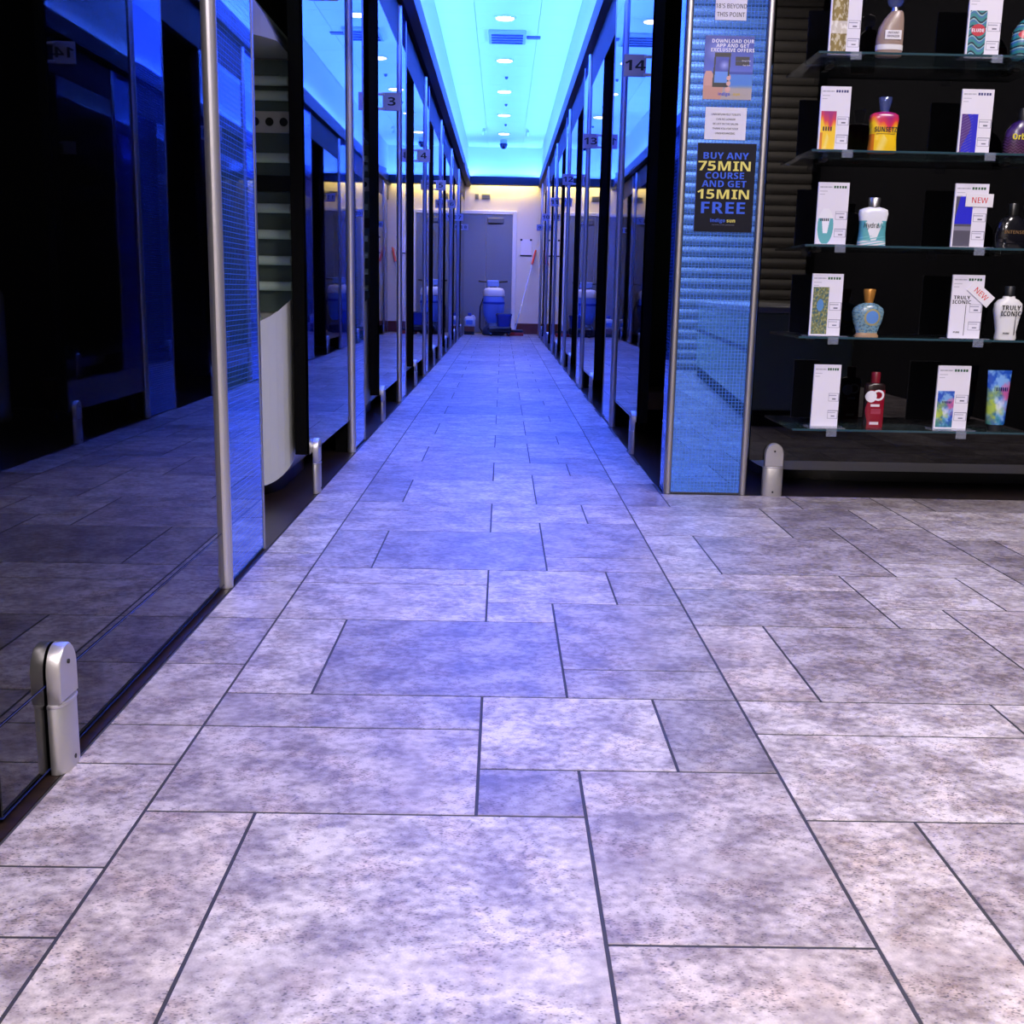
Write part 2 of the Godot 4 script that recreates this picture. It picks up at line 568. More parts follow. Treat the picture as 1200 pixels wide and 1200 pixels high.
func build_floor() -> void:
	var o := struct("floor", "beige and grey stone-look tile floor with dark joints", "floor")
	var st := mb()
	box(st, Vector3(-0.716, -0.05, ZB), Vector3(0.668, -0.0008, ZF + 0.2))
	box(st, Vector3(0.668, -0.05, ZS + 0.01), Vector3(XRO, -0.0008, ZF + 0.2))
	part(st, "grout_bed", M.grout, o)
	st = mb()
	box(st, Vector3(XLO, -0.05, ZB), Vector3(-0.718, -0.001, ZF + 0.2))
	box(st, Vector3(0.670, -0.05, ZB), Vector3(XRO, -0.001, ZS + 0.008))
	part(st, "wood_floor", M.wood_floor, o).set_meta("label", "dark brown wood-look floor of the cubicles")
	var cell := [[0, 0, 3, 2], [0, 2, 3, 1], [3, 0, 1, 1], [3, 1, 2, 2], [5, 1, 1, 2], [4, -2, 2, 3], [4, 3, 2, 1], [0, 3, 1, 3], [1, 3, 3, 3]]
	# tones of the tiles that stand out: column, row, place in the pattern -> light 0 ... dark 4
	var tones := {[0, 0, 1, 3]: 4, [0, -1, 1, 3]: 0, [0, 1, 1, 3]: 4, [0, 0, 3, 1]: 0, [0, 1, 3, 1]: 0, [0, 1, 3, 0]: 0, [0, 0, 0, 0]: 1, [0, 0, 0, 2]: 2, [0, 0, 4, -2]: 1, [0, 0, 5, 1]: 4, [0, 0, 3, 0]: 4, [0, -1, 4, 3]: 3, [0, -1, 0, 3]: 3, [0, 0, 0, 3]: 0, [0, 1, 0, 0]: 0, [1, 0, 1, 3]: 2, [1, 0, 0, 0]: 0, [1, 0, 0, 2]: 0, [1, -1, 0, 3]: 3, [1, -1, 1, 3]: 1, [1, 1, 3, 1]: 0, [1, 1, 1, 3]: 2, [0, 2, 3, 1]: 0, [0, 2, 3, 0]: 0}
	var rects := []
	for m in range(0, 4):
		for n in range(-5, 20):
			for t in cell:
				var x0: float = FX + U * (t[0] + 6 * m)
				var x1: float = x0 + U * t[2]
				var z0: float = FZ - U * (t[1] + 6 * n)
				var z1: float = z0 - U * t[3]
				z0 = minf(z0, ZF + 0.1); z1 = maxf(z1, ZB)
				if z0 - z1 < 0.02: continue
				# shop side
				var s1 := maxf(z1, ZS + 0.012)
				if x1 <= 0.70:
					rects.append([x0, minf(x1, 0.667), z0, z1, tones.get([m, n, t[0], t[1]], -1)])
				else:
					if z0 - s1 > 0.02 and minf(x1, XRO) - x0 > 0.02: rects.append([x0, minf(x1, XRO), z0, s1, tones.get([m, n, t[0], t[1]], -1)])
					var c0 := minf(z0, ZS + 0.012)
					if c0 - z1 > 0.02 and 0.667 - x0 > 0.02: rects.append([x0, 0.667, c0, z1])
	# cut pieces along the left row
	var joints := [-26, -23, -20, -17, -14, -11, -8, -5, -4, -2, -1, 1, 2, 4, 6, 8, 9, 10, 13]
	while joints[-1] < 116:
		for d in [2, 1, 3]: joints.append(joints[-1] + d)
	for k in joints.size() - 1:
		var z0: float = minf(FZ - U * joints[k], ZF + 0.1)
		var z1: float = maxf(FZ - U * joints[k + 1], ZB)
		if z0 - z1 > 0.02: rects.append([-0.714, FX, z0, z1])
	var rest := []
	for k in 5: rest.append(mb())
	for r in rects:
		var mid_z: float = (r[2] + r[3]) / 2
		var mid_x: float = (r[0] + r[1]) / 2
		var k := rng.randi_range(0, 4)
		if r.size() > 4 and r[4] >= 0: k = r[4]
		if r.size() == 4 and r[1] <= FX and k == 4: k = 1
		var near: bool = mid_z < -0.85 and mid_z > -8.6 and mid_x < 0.30 - mid_z * 0.48
		if near:
			st = mb()
			tile_mesh(r[0], r[1], r[2], r[3], st)
			part(st, "tile", M["stone%d" % k], o)
		else:
			tile_mesh(r[0], r[1], r[2], r[3], rest[k])
	for k in 5:
		part(rest[k], "far_tiles", M["stone%d" % k], o).set_meta("kind", "stuff")

# ------------------------------------------------------------------ ceiling
func build_ceiling() -> void:
	var o := struct("ceiling", "white ceiling recess washed blue by hidden strip lights", "ceiling")
	var st := mb()
	box(st, Vector3(-0.75, CEIL + 0.012, ZB), Vector3(0.75, CEIL + 0.06, TRAY0))
	part(st, "slab", M.white_paint, o)
	# tiles of the recess
	var z := TRAY0 - 0.03
	while z > ZB + 0.1:
		var z1 := maxf(z - 0.61, ZB + 0.02)
		for c in [[-0.665, -0.305], [-0.305, 0.305], [0.305, 0.665]]:
			st = mb()
			box(st, Vector3(c[0] + 0.002, CEIL, z1 + 0.002), Vector3(c[1] - 0.002, CEIL + 0.014, z - 0.002), 0.002)
			part(st, "ceiling_tile", M.ceiling_tile, o)
		z = z1
	# sides of the recess
	for s in [-1.0, 1.0]:
		st = mb()
		box(st, Vector3(minf(s * 0.668, s * 0.72), 2.70, ZB), Vector3(maxf(s * 0.668, s * 0.72), CEIL + 0.02, TRAY0))
		part(st, "recess_side", M.white_paint, o)
		# flat lid over the cubicles
		st = mb()
		box(st, Vector3(minf(s * 0.70, s * 3.3), 2.69, ZB), Vector3(maxf(s * 0.70, s * 3.3), 2.76, ZS if s > 0 else -1.4))
		part(st, "cubicle_lid", M.charcoal, o)
	st = mb()
	box(st, Vector3(-0.72, 2.70, TRAY0), Vector3(0.72, CEIL + 0.06, TRAY0 + 0.06))
	part(st, "recess_end", M.white_paint, o)
	st = mb()
	box(st, Vector3(-0.668, 2.70, ZB + 0.21), Vector3(0.668, CEIL + 0.02, ZB + 0.26))
	part(st, "recess_end", M.white_paint, o)
	# shop ceiling, higher than the recess, and the bulkheads that close it
	st = mb()
	box(st, Vector3(XLO, 3.9, ZS - 0.2), Vector3(XRO, 4.0, ZF + 0.2))
	part(st, "shop_ceiling", M.white_paint, o)
	st = mb()
	box(st, Vector3(0.72, 2.76, ZS - 0.2), Vector3(XRO, 3.9, ZS - 0.13))
	box(st, Vector3(-0.78, CEIL + 0.06, ZS - 0.2), Vector3(0.72, 3.9, ZS - 0.13))
	box(st, Vector3(-0.80, 2.76, ZS - 0.2), Vector3(-0.74, 3.9, -1.4))
	box(st, Vector3(XLO, 2.76, -1.46), Vector3(-0.80, 3.9, -1.4))
	part(st, "bulkhead", M.charcoal, o)
	# soffit boards with their upstands: the dark rim of the recess
	var kk := 1
	for s in [-1.0, 1.0]:
		var t := struct("trim_%d" % kk, "dark navy rim board along the ceiling recess", "trim"); kk += 1
		st = mb()
		box(st, Vector3(minf(s * 0.625, s * 0.70), SOFFIT, ZB), Vector3(maxf(s * 0.625, s * 0.70), 2.70, TRAY0), 0.002)
		part(st, "soffit_board", M.navy, t)
		st = mb()
		box(st, Vector3(minf(s * 0.625, s * 0.634), 2.70, ZB), Vector3(maxf(s * 0.625, s * 0.634), 2.82, TRAY0), 0.002)
		part(st, "upstand", M.navy, t)
		# ledge on which the strip lies
		st = mb()
		box(st, Vector3(minf(s * 0.634, s * 0.668), 2.70, ZB), Vector3(maxf(s * 0.634, s * 0.668), 2.80, TRAY0))
		part(st, "ledge", M.white_paint, t)
	var t := struct("trim_%d" % kk, "dark navy rim board across the end of the ceiling recess", "trim"); kk += 1
	st = mb(); box(st, Vector3(-0.625, SOFFIT, ZB + 0.21), Vector3(0.625, 2.70, -20.75), 0.002); part(st, "soffit_board", M.header, t)
	st = mb(); box(st, Vector3(-0.625, SOFFIT, -20.752), Vector3(0.625, 2.82, -20.742), 0.002); part(st, "upstand", M.navy, t)
	st = mb(); box(st, Vector3(-0.625, 2.70, ZB + 0.26), Vector3(0.625, 2.80, -20.752)); part(st, "ledge", M.white_paint, t)
	# corner fillets where the rim meets the end
	for s in [-1.0, 1.0]:
		st = mb()
		var pg := PackedVector2Array([Vector2(0, 2.70), Vector2(3.2, 2.70), Vector2(3.2, 2.92)])
		prism(st, pg, 0.0, 0.012)
		var f := part(st, "corner_fillet", M.navy, t)
		f.position = Vector3(s * 0.622, 0, -17.5)
		f.rotation.y = PI / 2 - s * 0.012
	# header panels over the doors
	for s in [-1.0, 1.0]:
		var x: float = XL if s < 0 else XR
		t = struct("trim_%d" % kk, "grey header panel above the row of cubicle doors", "trim"); kk += 1
		st = mb()
		box(st, Vector3(minf(x + s * 0.012, x + s * 0.062), 2.41, ZB), Vector3(maxf(x + s * 0.012, x + s * 0.062), SOFFIT + 0.01, -1.4 if s < 0 else ZS - 0.13), 0.003)
		part(st, "header_panel", M.header, t)
	# round lamps down the middle
	for k in range(0, 7):
		var zl := -7.275 - 1.975 * k
		var l := thing("downlight", "round white downlight in the blue-lit ceiling recess", "downlight", Vector3(-0.025, CEIL, zl), "downlights along the ceiling recess")
		st = mb(); rings(st, [[-0.012, 0.088, 0.088], [-0.012, 0.098, 0.098], [-0.004, 0.104, 0.104], [0.0, 0.104, 0.104]], 28); part(st, "bezel", M.white_gloss, l)
		st = mb(); rings(st, [[-0.015, 0.084, 0.084], [-0.011, 0.086, 0.086]], 28); part(st, "lamp_disc", M.lamp_glow, l)
		spot(0.55, Color(1.0, 0.95, 0.90), 0.08, 62.0, l, Vector3(0, -0.03, 0))
	# ceiling unit
	var ac := thing("ceiling_air_vent", "flat white air vent unit set in the recess ceiling between two downlights", "air vent", Vector3(0, CEIL, -12.0))
	st = mb(); box(st, Vector3(-0.19, -0.03, -0.26), Vector3(0.19, 0.0, 0.26), 0.006); part(st, "casing", M.unit_white, ac)
	for k in 4:
		st = mb(); box(st, Vector3(-0.16, -0.042, -0.19 + k * 0.115), Vector3(0.16, -0.031, -0.15 + k * 0.115), 0.002); part(st, "slat", M.grey_plastic, ac)
	st = mb(); box(st, Vector3(0.20, -0.012, -0.08), Vector3(0.34, 0.0, 0.02), 0.002); part(st, "side_outlet", M.grey_plastic, ac)
	# sprinklers / detectors
	for zz in [-14.2, -16.2, -18.1]:
		var d := thing("smoke_detector", "tiny dark detector on the ceiling between the downlights", "detector", Vector3(0.0, CEIL, zz), "small ceiling detectors")
		st = mb(); rings(st, [[-0.03, 0.008, 0.008], [-0.02, 0.018, 0.018], [0.0, 0.02, 0.02]], 14); part(st, "head", M.grey_plastic, d)
	var dc := thing("dome_camera", "dark dome camera hanging at the far end of the blue ceiling", "camera", Vector3(-0.03, CEIL, -19.95))
	st = mb(); rings(st, [[-0.06, 0.05, 0.05], [-0.05, 0.06, 0.06], [0.0, 0.06, 0.06]], 20); part(st, "mount", M.unit_white, dc)
	st = mb(); rings(st, [[-0.15, 0.004, 0.004], [-0.145, 0.03, 0.03], [-0.12, 0.055, 0.055], [-0.09, 0.067, 0.067], [-0.06, 0.067, 0.067]], 20); part(st, "dome", M.dark_plastic, dc)

# ------------------------------------------------------------------ back wall
func build_back_wall() -> void:
	var o := struct("wall_back", "cream wall at the end of the corridor", "wall")
	var st := mb()
	box(st, Vector3(XLO, -0.02, ZB - 0.1), Vector3(XRO, 3.5, ZB)); part(st, "panel", M.cream, o)
	o = struct("baseboard_back", "reddish brown wooden baseboard", "baseboard")
	st = mb(); box(st, Vector3(0.245, 0.0, ZB), Vector3(0.95, 0.20, ZB + 0.018), 0.004); part(st, "board", M.skirting, o)
	st = mb(); box(st, Vector3(-0.95, 0.0, ZB), Vector3(-0.86, 0.20, ZB + 0.018), 0.004); part(st, "board", M.skirting, o)
	o = struct("door_1", "grey double door in a white frame at the corridor's end", "door")
	for r in [[-0.86, -0.785, 0.0, 2.25], [0.165, 0.24, 0.0, 2.25], [-0.785, 0.165, 2.185, 2.25]]:
		st = mb(); box(st, Vector3(r[0], r[2], ZB), Vector3(r[1], r[3], ZB + 0.05), 0.006); part(st, "frame", M.white_gloss, o)
	for r in [[-0.782, -0.333], [-0.328, 0.162]]:
		st = mb(); box(st, Vector3(r[0], 0.008, ZB), Vector3(r[1], 2.18, ZB + 0.03), 0.004); part(st, "door_leaf", M.door_grey, o)
	st = mb(); box(st, Vector3(-0.30, 2.02, ZB + 0.03), Vector3(0.0, 2.12, ZB + 0.075), 0.01); part(st, "door_closer", M.grey_plastic, o)
	for r in [[-0.545, -0.47], [-0.42, -0.26]]:
		var v := thing("wall_vent", "small square vent above the grey double door" if r[0] < -0.5 else "wider beige vent above the grey double door", "vent", Vector3((r[0] + r[1]) / 2, 2.45, ZB))
		var w: float = r[1] - r[0]
		st = mb(); box(st, Vector3(-w / 2, 0, 0), Vector3(w / 2, 0.10, 0.012), 0.003); part(st, "plate", M.vent, v)
		for k in 3:
			st = mb(); box(st, Vector3(-w / 2 + 0.012, 0.018 + k * 0.026, 0.012), Vector3(w / 2 - 0.012, 0.032 + k * 0.026, 0.018), 0.002); part(st, "slat", M.grey_plastic, v)
	var n := thing("wall_notice", "white paper notice in a holder on the cream wall", "notice", Vector3(0.42, 1.46, ZB))
	st = mb(); box(st, Vector3(-0.10, 0, 0.0), Vector3(0.10, 0.29, 0.006)); part(st, "sheet", M.paper, n)
	st = mb(); box(st, Vector3(-0.11, -0.02, 0.0), Vector3(0.11, 0.005, 0.015), 0.002); part(st, "bottom_bar", M.dark_plastic, n)
	for s in [-1, 1]:
		st = mb(); box(st, Vector3(s * 0.09 - 0.02, 0.26, 0.006), Vector3(s * 0.09 + 0.02, 0.295, 0.012), 0.002); part(st, "clip", M.dark_plastic, n)
	# unseen warm strip lamp in the soffit slot, placed to light the wall top
	var l := thing("unseen_wall_washer", "unseen warm strip lamp in the soffit slot, placed to light the top of the cream back wall", "light strip", Vector3(0, 2.86, ZB + 0.12))
	st = mb(); box(st, Vector3(-0.6, 0.0, -0.06), Vector3(0.6, 0.012, 0.06), 0.002); part(st, "light_strip", M.warm_glow, l)
	area(1.25, Color(1.0, 0.89, 0.56), Vector2(1.2, 0.11), l, Vector3(0, -0.008, 0), Vector3(-PI / 2, 0, 0))
	for x in [-0.35, 0.35]:  # spotlights added only to brighten the back wall evenly
		var a := thing("added_wall_spotlight", "small warm spotlight added on the recess ceiling to brighten the cream back wall", "spotlight", Vector3(x, CEIL, -18.6), "added spotlights turned to the back wall")
		st = mb(); rings(st, [[-0.03, 0.02, 0.02], [0.0, 0.02, 0.02]], 16); part(st, "stem", M.white_gloss, a)
		var to := Vector3(x * 0.9, 1.2, ZB) - Vector3(x, CEIL - 0.06, -18.6)
		var hd := Node3D.new(); hd.name = "head"; a.add_child(hd, true)
		hd.position = Vector3(0, -0.06, 0)
		hd.basis = Basis.looking_at(to)
		st = mb(); tube(st, [Vector3(0, 0, 0.04), Vector3(0, 0, -0.035)], 0.03, 18); part(st, "barrel", M.white_gloss, hd)
		st = mb(); tube(st, [Vector3(0, 0, -0.035), Vector3(0, 0, -0.039)], 0.026, 18); part(st, "lamp_lens", M.warm_glow, hd)
		spot(1.7, Color(1.0, 0.92, 0.74), 0.03, 22.0, hd, Vector3(0, 0, -0.045), 0.0)

# ------------------------------------------------------------------ cubicle rows
# s = -1 left row, +1 right row; face plane x
func blade(s: float, x: float, z: float, depth: float, label: String) -> void:
	var t := thing("mosaic_pillar", label, "pillar", Vector3(x, 0, z), "blue mosaic pillars of the " + ("left" if s < 0 else "right") + " row")
	var st := mb()
	box(st, Vector3(minf(s * 0.006, s * 0.09), 0.0, -depth), Vector3(maxf(s * 0.006, s * 0.09), SOFFIT, -0.014)); part(st, "core", M.black, t)
	st = mb()
	box(st, Vector3(minf(0.0, s * 0.006), 0.006, -depth + 0.006), Vector3(maxf(0.0, s * 0.006), SOFFIT - 0.002, -0.03), 0.0, 1.0 / (16 * 0.0136)); part(st, "mosaic_face", M.mosaic, t, true)
	st = mb()
	rings(st, [[0.0, 0.021, 0.021], [SOFFIT - 0.002, 0.021, 0.021]], 20, 2.0, Vector3(s * 0.010, 0, -0.016)); part(st, "edge_tube", M.chrome, t)
	st = mb()
	box(st, Vector3(minf(-s * 0.003, s * 0.05), 0.0, -depth - 0.010), Vector3(maxf(-s * 0.003, s * 0.05), SOFFIT - 0.002, -depth + 0.006), 0.002); part(st, "edge_strip", M.satin_steel, t)

func cubicle_door(s: float, x: float, z: float, z_end: float, number: String, label: String, low := 0.165) -> Node3D:
	var t := thing("cubicle_door", label, "door", Vector3(x, 0, z), "black glass cubicle doors")
	var L := z - z_end
	var st := mb()
	box(st, Vector3(minf(s * 0.009, s * 0.055), low, -L), Vector3(maxf(s * 0.009, s * 0.055), 2.40, 0.0), 0.002); part(st, "slab", M.black, t)
	st = mb()
	box(st, Vector3(minf(0.0, s * 0.008), low, -L), Vector3(maxf(0.0, s * 0.008), 2.40, -0.002), 0.0015); part(st, "glass_face", M.black_glass, t)
	st = mb()
	box(st, Vector3(minf(0.0, s * 0.009), 2.40, -L), Vector3(maxf(0.0, s * 0.009), 2.408, -0.002), 0.001); part(st, "glass_top_edge", M.glass_edge, t)
	# number plate standing out into the corridor, facing the entrance
	var w := 0.105
	var y := 1.85
	var x0 := -s * 0.025
	st = mb()
	box(st, Vector3(minf(x0, x0 - s * w), y - 0.05, -0.004), Vector3(maxf(x0, x0 - s * w), y + 0.05, 0.004), 0.0015)
	var pl := part(st, "number_plate", M.sign_plate, t)
	letters(number, 0.045, M.ink, pl, Vector3(x0 - s * w / 2, y, 0.0045), "numeral", 1.45)
	for dy in [-0.04, 0.04]:
		st = mb(); box(st, Vector3(minf(0.0, x0 - s * 0.012), y + dy - 0.007, -0.007), Vector3(maxf(0.0, x0 - s * 0.012), y + dy + 0.007, 0.007), 0.002); part(st, "standoff", M.chrome, t)
	return t

func bollard(at: Vector3, turn: float, label: String, group := "steel door feet") -> void:
	# stadium foot, long axis along local x, door slot behind (local -z)
	var t := thing("door_foot", label, "door foot", at, group, turn)
	var a := 0.041; var b := 0.024
	var st := mb()
	rings(st, [[0.0, a, b], [0.004, a + 0.001, b + 0.001], [0.118, a + 0.001, b + 0.001], [0.122, a - 0.001, b - 0.001]], 32, 2.8, Vector3.ZERO, 0.0, 0.0, true, true); part(st, "foot", M.bollard, t)
	st = mb()
	rings(st, [[0.116, a + 0.002, b + 0.002], [0.119, a + 0.003, b + 0.003], [0.122, a + 0.002, b + 0.002]], 32, 2.8, Vector3.ZERO, 0.0, 0.0, true, true); part(st, "ring", M.chrome, t)
	st = mb()
	var pg := PackedVector2Array()
	var r := a - 0.003
	pg.append(Vector2(-r, 0.122)); pg.append(Vector2(r, 0.122))
	for k in 17:
		var an := PI * k / 16.0
		pg.append(Vector2(cos(an) * r, 0.172 + sin(an) * 0.045))
	prism(st, pg, 0.0, b - 0.002, 0.003, true); part(st, "clamp_cap", M.bollard, t)
	for p in [Vector3(0, 0.185, b - 0.002), Vector3(0, 0.018, b)]:
		st = mb(); rings(st, [[-0.002, 0.004, 0.004], [0.002, 0.004, 0.004]], 12)
		var sc := part(st, "screw", M.dark_plastic, t)
		sc.position = p; sc.rotation.x = PI / 2

const WORD := ["zero", "one", "two", "three", "four", "five", "six", "seven", "eight", "nine", "ten", "eleven", "twelve", "thirteen", "fourteen"]
func build_left_row() -> void:
	var ends := []
	for k in 7:
		var z := -2.88 - 2.55 * k
		ends.append(z)
		blade(-1.0, XL, z, 0.46, "slim blue mosaic pillar with chrome edge between left-hand doors %d and %d" % [k + 1, k + 2])
	var nears := [-1.535, -4.22, -6.68, -9.26, -11.80, -14.30, -16.85, -19.42]
	for k in 8:
		var e: float = ends[k] - 0.005 if k < 7 else ZB + 0.02
		var t := cubicle_door(-1.0, XL - 0.008, nears[k], e + 0.004, str(k + 1), ("black glass cubicle door reaching the floor, number plate %d" if k == 0 else "black glass cubicle door carrying number plate %d, left of the corridor") % (k + 1), 0.155 if k == 0 else 0.165)
		bollard(Vector3(XL - (0.0055 if k == 0 else 0.0078), 0, nears[k] - (0.215 if k == 0 else 0.11)), PI / 2, "small steel floor foot at the black glass door plated " + WORD[k + 1])
		if k == 0:
			var st := mb()
			box(st, Vector3(-0.008, 0.012, -(nears[0] - e) + 0.004), Vector3(0.0, 0.152, 0.0), 0.0015); part(st, "kick_glass", M.black_glass, t)
			st = mb()
			box(st, Vector3(-0.040, 0.0, -(nears[0] - e) + 0.004), Vector3(-0.009, 0.152, 0.0), 0.002); part(st, "kick_board", M.black, t)
			st = mb()
			box(st, Vector3(-0.0075, 0.152, -(nears[0] - e) + 0.004), Vector3(0.0005, 0.1545, 0.0), 0.0005); part(st, "glass_joint", M.glass_edge, t)
			st = mb()
			box(st, Vector3(-0.0075, 0.0095, -(nears[0] - e) + 0.004), Vector3(0.0005, 0.012, 0.0), 0.0005); part(st, "glass_joint", M.glass_edge, t)

func build_right_row() -> void:
	for k in 6:
		var z := -6.70 - 2.72 * k
		blade(1.0, XR, z, 0.58, "slim blue mosaic pillar with chrome edge beside right-hand door %d" % (14 - k))
	var nears := [-5.50, -8.18, -10.92, -13.66, -16.42, -19.10]
	for k in 6:
		var e := -6.70 - 2.72 * k - 0.001
		cubicle_door(1.0, XR + 0.008, nears[k], e, str(14 - k), "black glass cubicle door carrying number plate %d, right of the corridor" % (14 - k))
		bollard(Vector3(XR + 0.0078, 0, nears[k] - 0.08), -PI / 2, "small steel floor foot at the black glass door plated " + WORD[14 - k])
	# inside the first dark cubicle
	var b := thing("low_bench", "low brown wooden bench in the dark cubicle before door 14", "bench", Vector3(0.80, 0, -6.85))
	var st := mb(); box(st, Vector3(0.0, 0.13, 0.0), Vector3(0.42, 0.24, 0.36), 0.006); part(st, "seat", M.bench, b)
	for p in [[0.02, 0.02], [0.36, 0.02], [0.02, 0.30], [0.36, 0.30]]:
		st = mb(); box(st, Vector3(p[0], 0.0, p[1]), Vector3(p[0] + 0.04, 0.13, p[1] + 0.04), 0.003); part(st, "leg", M.black, b)
	var h := thing("coat_hook", "small steel coat hook on the dark cubicle partition", "hook", Vector3(0.93, 1.15, -7.11))
	st = mb(); tube(st, [Vector3(0, 0.06, 0), Vector3(0, 0.06, 0.035), Vector3(0, 0.05, 0.045), Vector3(0, -0.01, 0.045), Vector3(0, -0.02, 0.035), Vector3(0, -0.02, 0.0)], 0.004, 8); part(st, "bar", M.chrome, h)

# ------------------------------------------------------------------ mosaic column with posters
func pane(st: SurfaceTool, w: float, h: float, d := 0.002) -> void:
	# sheet on its base line, facing +z, printed side with uv
	st.set_smooth_group(-1)
	var a := Vector3(-w / 2, 0, d); var b := Vector3(w / 2, 0, d); var c := Vector3(w / 2, h, d); var e := Vector3(-w / 2, h, d)
	tri(st, a, e, c, Vector2(0, 1), Vector2(0, 0), Vector2(1, 0))
	tri(st, a, c, b, Vector2(0, 1), Vector2(1, 0), Vector2(1, 1))

func sheet(called: String, label: String, category: String, at: Vector3, w: float, h: float, m: Material, tilt := 0.0) -> Node3D:
	var t := thing(called, label, category, at)
	t.rotation.z = tilt
	var st := mb()
	box(st, Vector3(-w / 2, 0, 0), Vector3(w / 2, h, 0.0018)); part(st, "sheet", M.paper, t)
	st = mb(); pane(st, w, h, 0.0021); part(st, "print", m, t)
	return t

func ink(called: String, col: Color) -> Material:
	return M[called] if M.has(called) else mat(called, col, 0.55)

func build_column() -> void:
	var t := thing("mosaic_column", "wide blue mosaic column with steel corner posts and posters on it", "pillar", Vector3(0.672, 0, ZS))
	var W := 0.335
	var st := mb(); box(st, Vector3(0.01, 0, -0.12), Vector3(W - 0.01, 3.88, -0.006)); part(st, "core", M.black, t)
	st = mb(); box(st, Vector3(0.026, 0.008, -0.006), Vector3(W - 0.026, 3.88, 0.0), 0.0, 1.0 / (16 * 0.0136)); part(st, "mosaic_face", M.mosaic, t, true)
	st = mb(); box(st, Vector3(0.0, 0.008, -0.115), Vector3(0.009, SOFFIT, -0.02), 0.0, 1.0 / (16 * 0.0136)); part(st, "mosaic_side", M.mosaic, t, true)
	for x in [0.014, W - 0.014]:
		st = mb(); rings(st, [[0.0, 0.015, 0.015], [3.88, 0.015, 0.015]], 20, 2.6, Vector3(x, 0, -0.006)); part(st, "corner_post", M.satin_steel, t)
	st = mb(); box(st, Vector3(0.026, 0.0, -0.006), Vector3(W - 0.026, 0.008, 0.001)); part(st, "foot_joint", M.grout, t)
	# notices
	var z := ZS + 0.001
	var white := mat("white_print", Color(0.88, 0.87, 0.91), 0.6)
	var p := sheet("age_notice", "white paper notice about under 18s at the top of the mosaic column", "notice", Vector3(0.840, 1.816, z), 0.118, 0.168, white)
	letters("NO UNDER", 0.0155, M.ink, p, Vector3(0, 0.080, 0.0026), "lettering", 1.0, regular)
	letters("18'S BEYOND", 0.0155, M.ink, p, Vector3(0, 0.050, 0.0026), "lettering", 0.92, regular)
	letters("THIS POINT", 0.0155, M.ink, p, Vector3(0, 0.020, 0.0026), "lettering", 0.92, regular)
	# app poster
	var app := mat("app_print", Color.WHITE, 0.35)
	app.albedo_texture = paint(124, 152, app_picture)
	p = sheet("app_poster", "poster of a hand holding a phone before a blue beach", "poster", Vector3(0.842, 1.532, z), 0.186, 0.229, app)
	var wi := ink("white_ink", Color(0.92, 0.92, 0.96))
	letters("DOWNLOAD OUR", 0.0125, wi, p, Vector3(0.012, 0.210, 0.0026), "lettering", 1.12)
	letters("APP AND GET", 0.0125, wi, p, Vector3(0.012, 0.194, 0.0026), "lettering", 1.12)
	letters("EXCLUSIVE OFFERS", 0.0125, wi, p, Vector3(0.012, 0.178, 0.0026), "lettering", 1.05)
	letters("indigo", 0.011, ink("logo_blue", Color(0.16, 0.28, 0.78)), p, Vector3(-0.012, 0.020, 0.0026))
	letters("sun", 0.011, ink("logo_gold", Color(0.80, 0.68, 0.26)), p, Vector3(0.036, 0.020, 0.0026))
	letters("Google Play", 0.0045, wi, p, Vector3(0.066, 0.141, 0.0026), "lettering", 1.0, regular)
	letters("App Store", 0.0045, wi, p, Vector3(0.068, 0.125, 0.0026), "lettering", 1.0, regular)
	# toilets notice
	p = sheet("toilet_notice", "white paper notice with five lines of small print between the posters", "notice", Vector3(0.842, 1.386, z), 0.158, 0.118, white, -0.004)
	var lines := ["UNFORTUNATELY TOILETS", "CAN NO LONGER", "BE LEFT IN THE SALON", "THANK YOU FOR YOUR", "UNDERSTANDING"]
	for k in 5:
		letters(lines[k], 0.0068, M.ink, p, Vector3(0, 0.092 - k * 0.0172, 0.0026), "lettering", 1.0, regular)
	# offer poster
	var navy := mat("poster_navy", Color(0.055, 0.06, 0.12), 0.45, 0.0, 0.3)
	p = sheet("offer_poster", "dark poster with blue and yellow lettering offering free minutes", "poster", Vector3(0.854, 1.042, z), 0.226, 0.331, navy)
	var bl := ink("poster_blue", Color(0.16, 0.36, 0.86))
	var ye := ink("poster_yellow", Color(0.90, 0.85, 0.42))
	for l in [["BUY ANY", 0.0235, bl, 0.284, 1.28], ["75MIN", 0.034, ye, 0.246, 1.38], ["COURSE", 0.0235, bl, 0.211, 1.22], ["AND GET", 0.0235, bl, 0.180, 1.24], ["15MIN", 0.034, ye, 0.141, 1.38], ["FREE", 0.042, bl, 0.090, 1.35]]:
		letters(l[0], l[1], l[2], p, Vector3(-0.004, l[3], 0.0026), "lettering", l[4])
	letters("indigo", 0.013, bl, p, Vector3(-0.022, 0.043, 0.0026), "lettering", 1.1)
	letters("sun", 0.013, ye, p, Vector3(0.030, 0.043, 0.0026), "lettering", 1.1)
	letters("the home of the perfect tan", 0.0042, ink("grey_ink", Color(0.45, 0.46, 0.55)), p, Vector3(0, 0.027, 0.0026), "lettering", 1.2, regular)

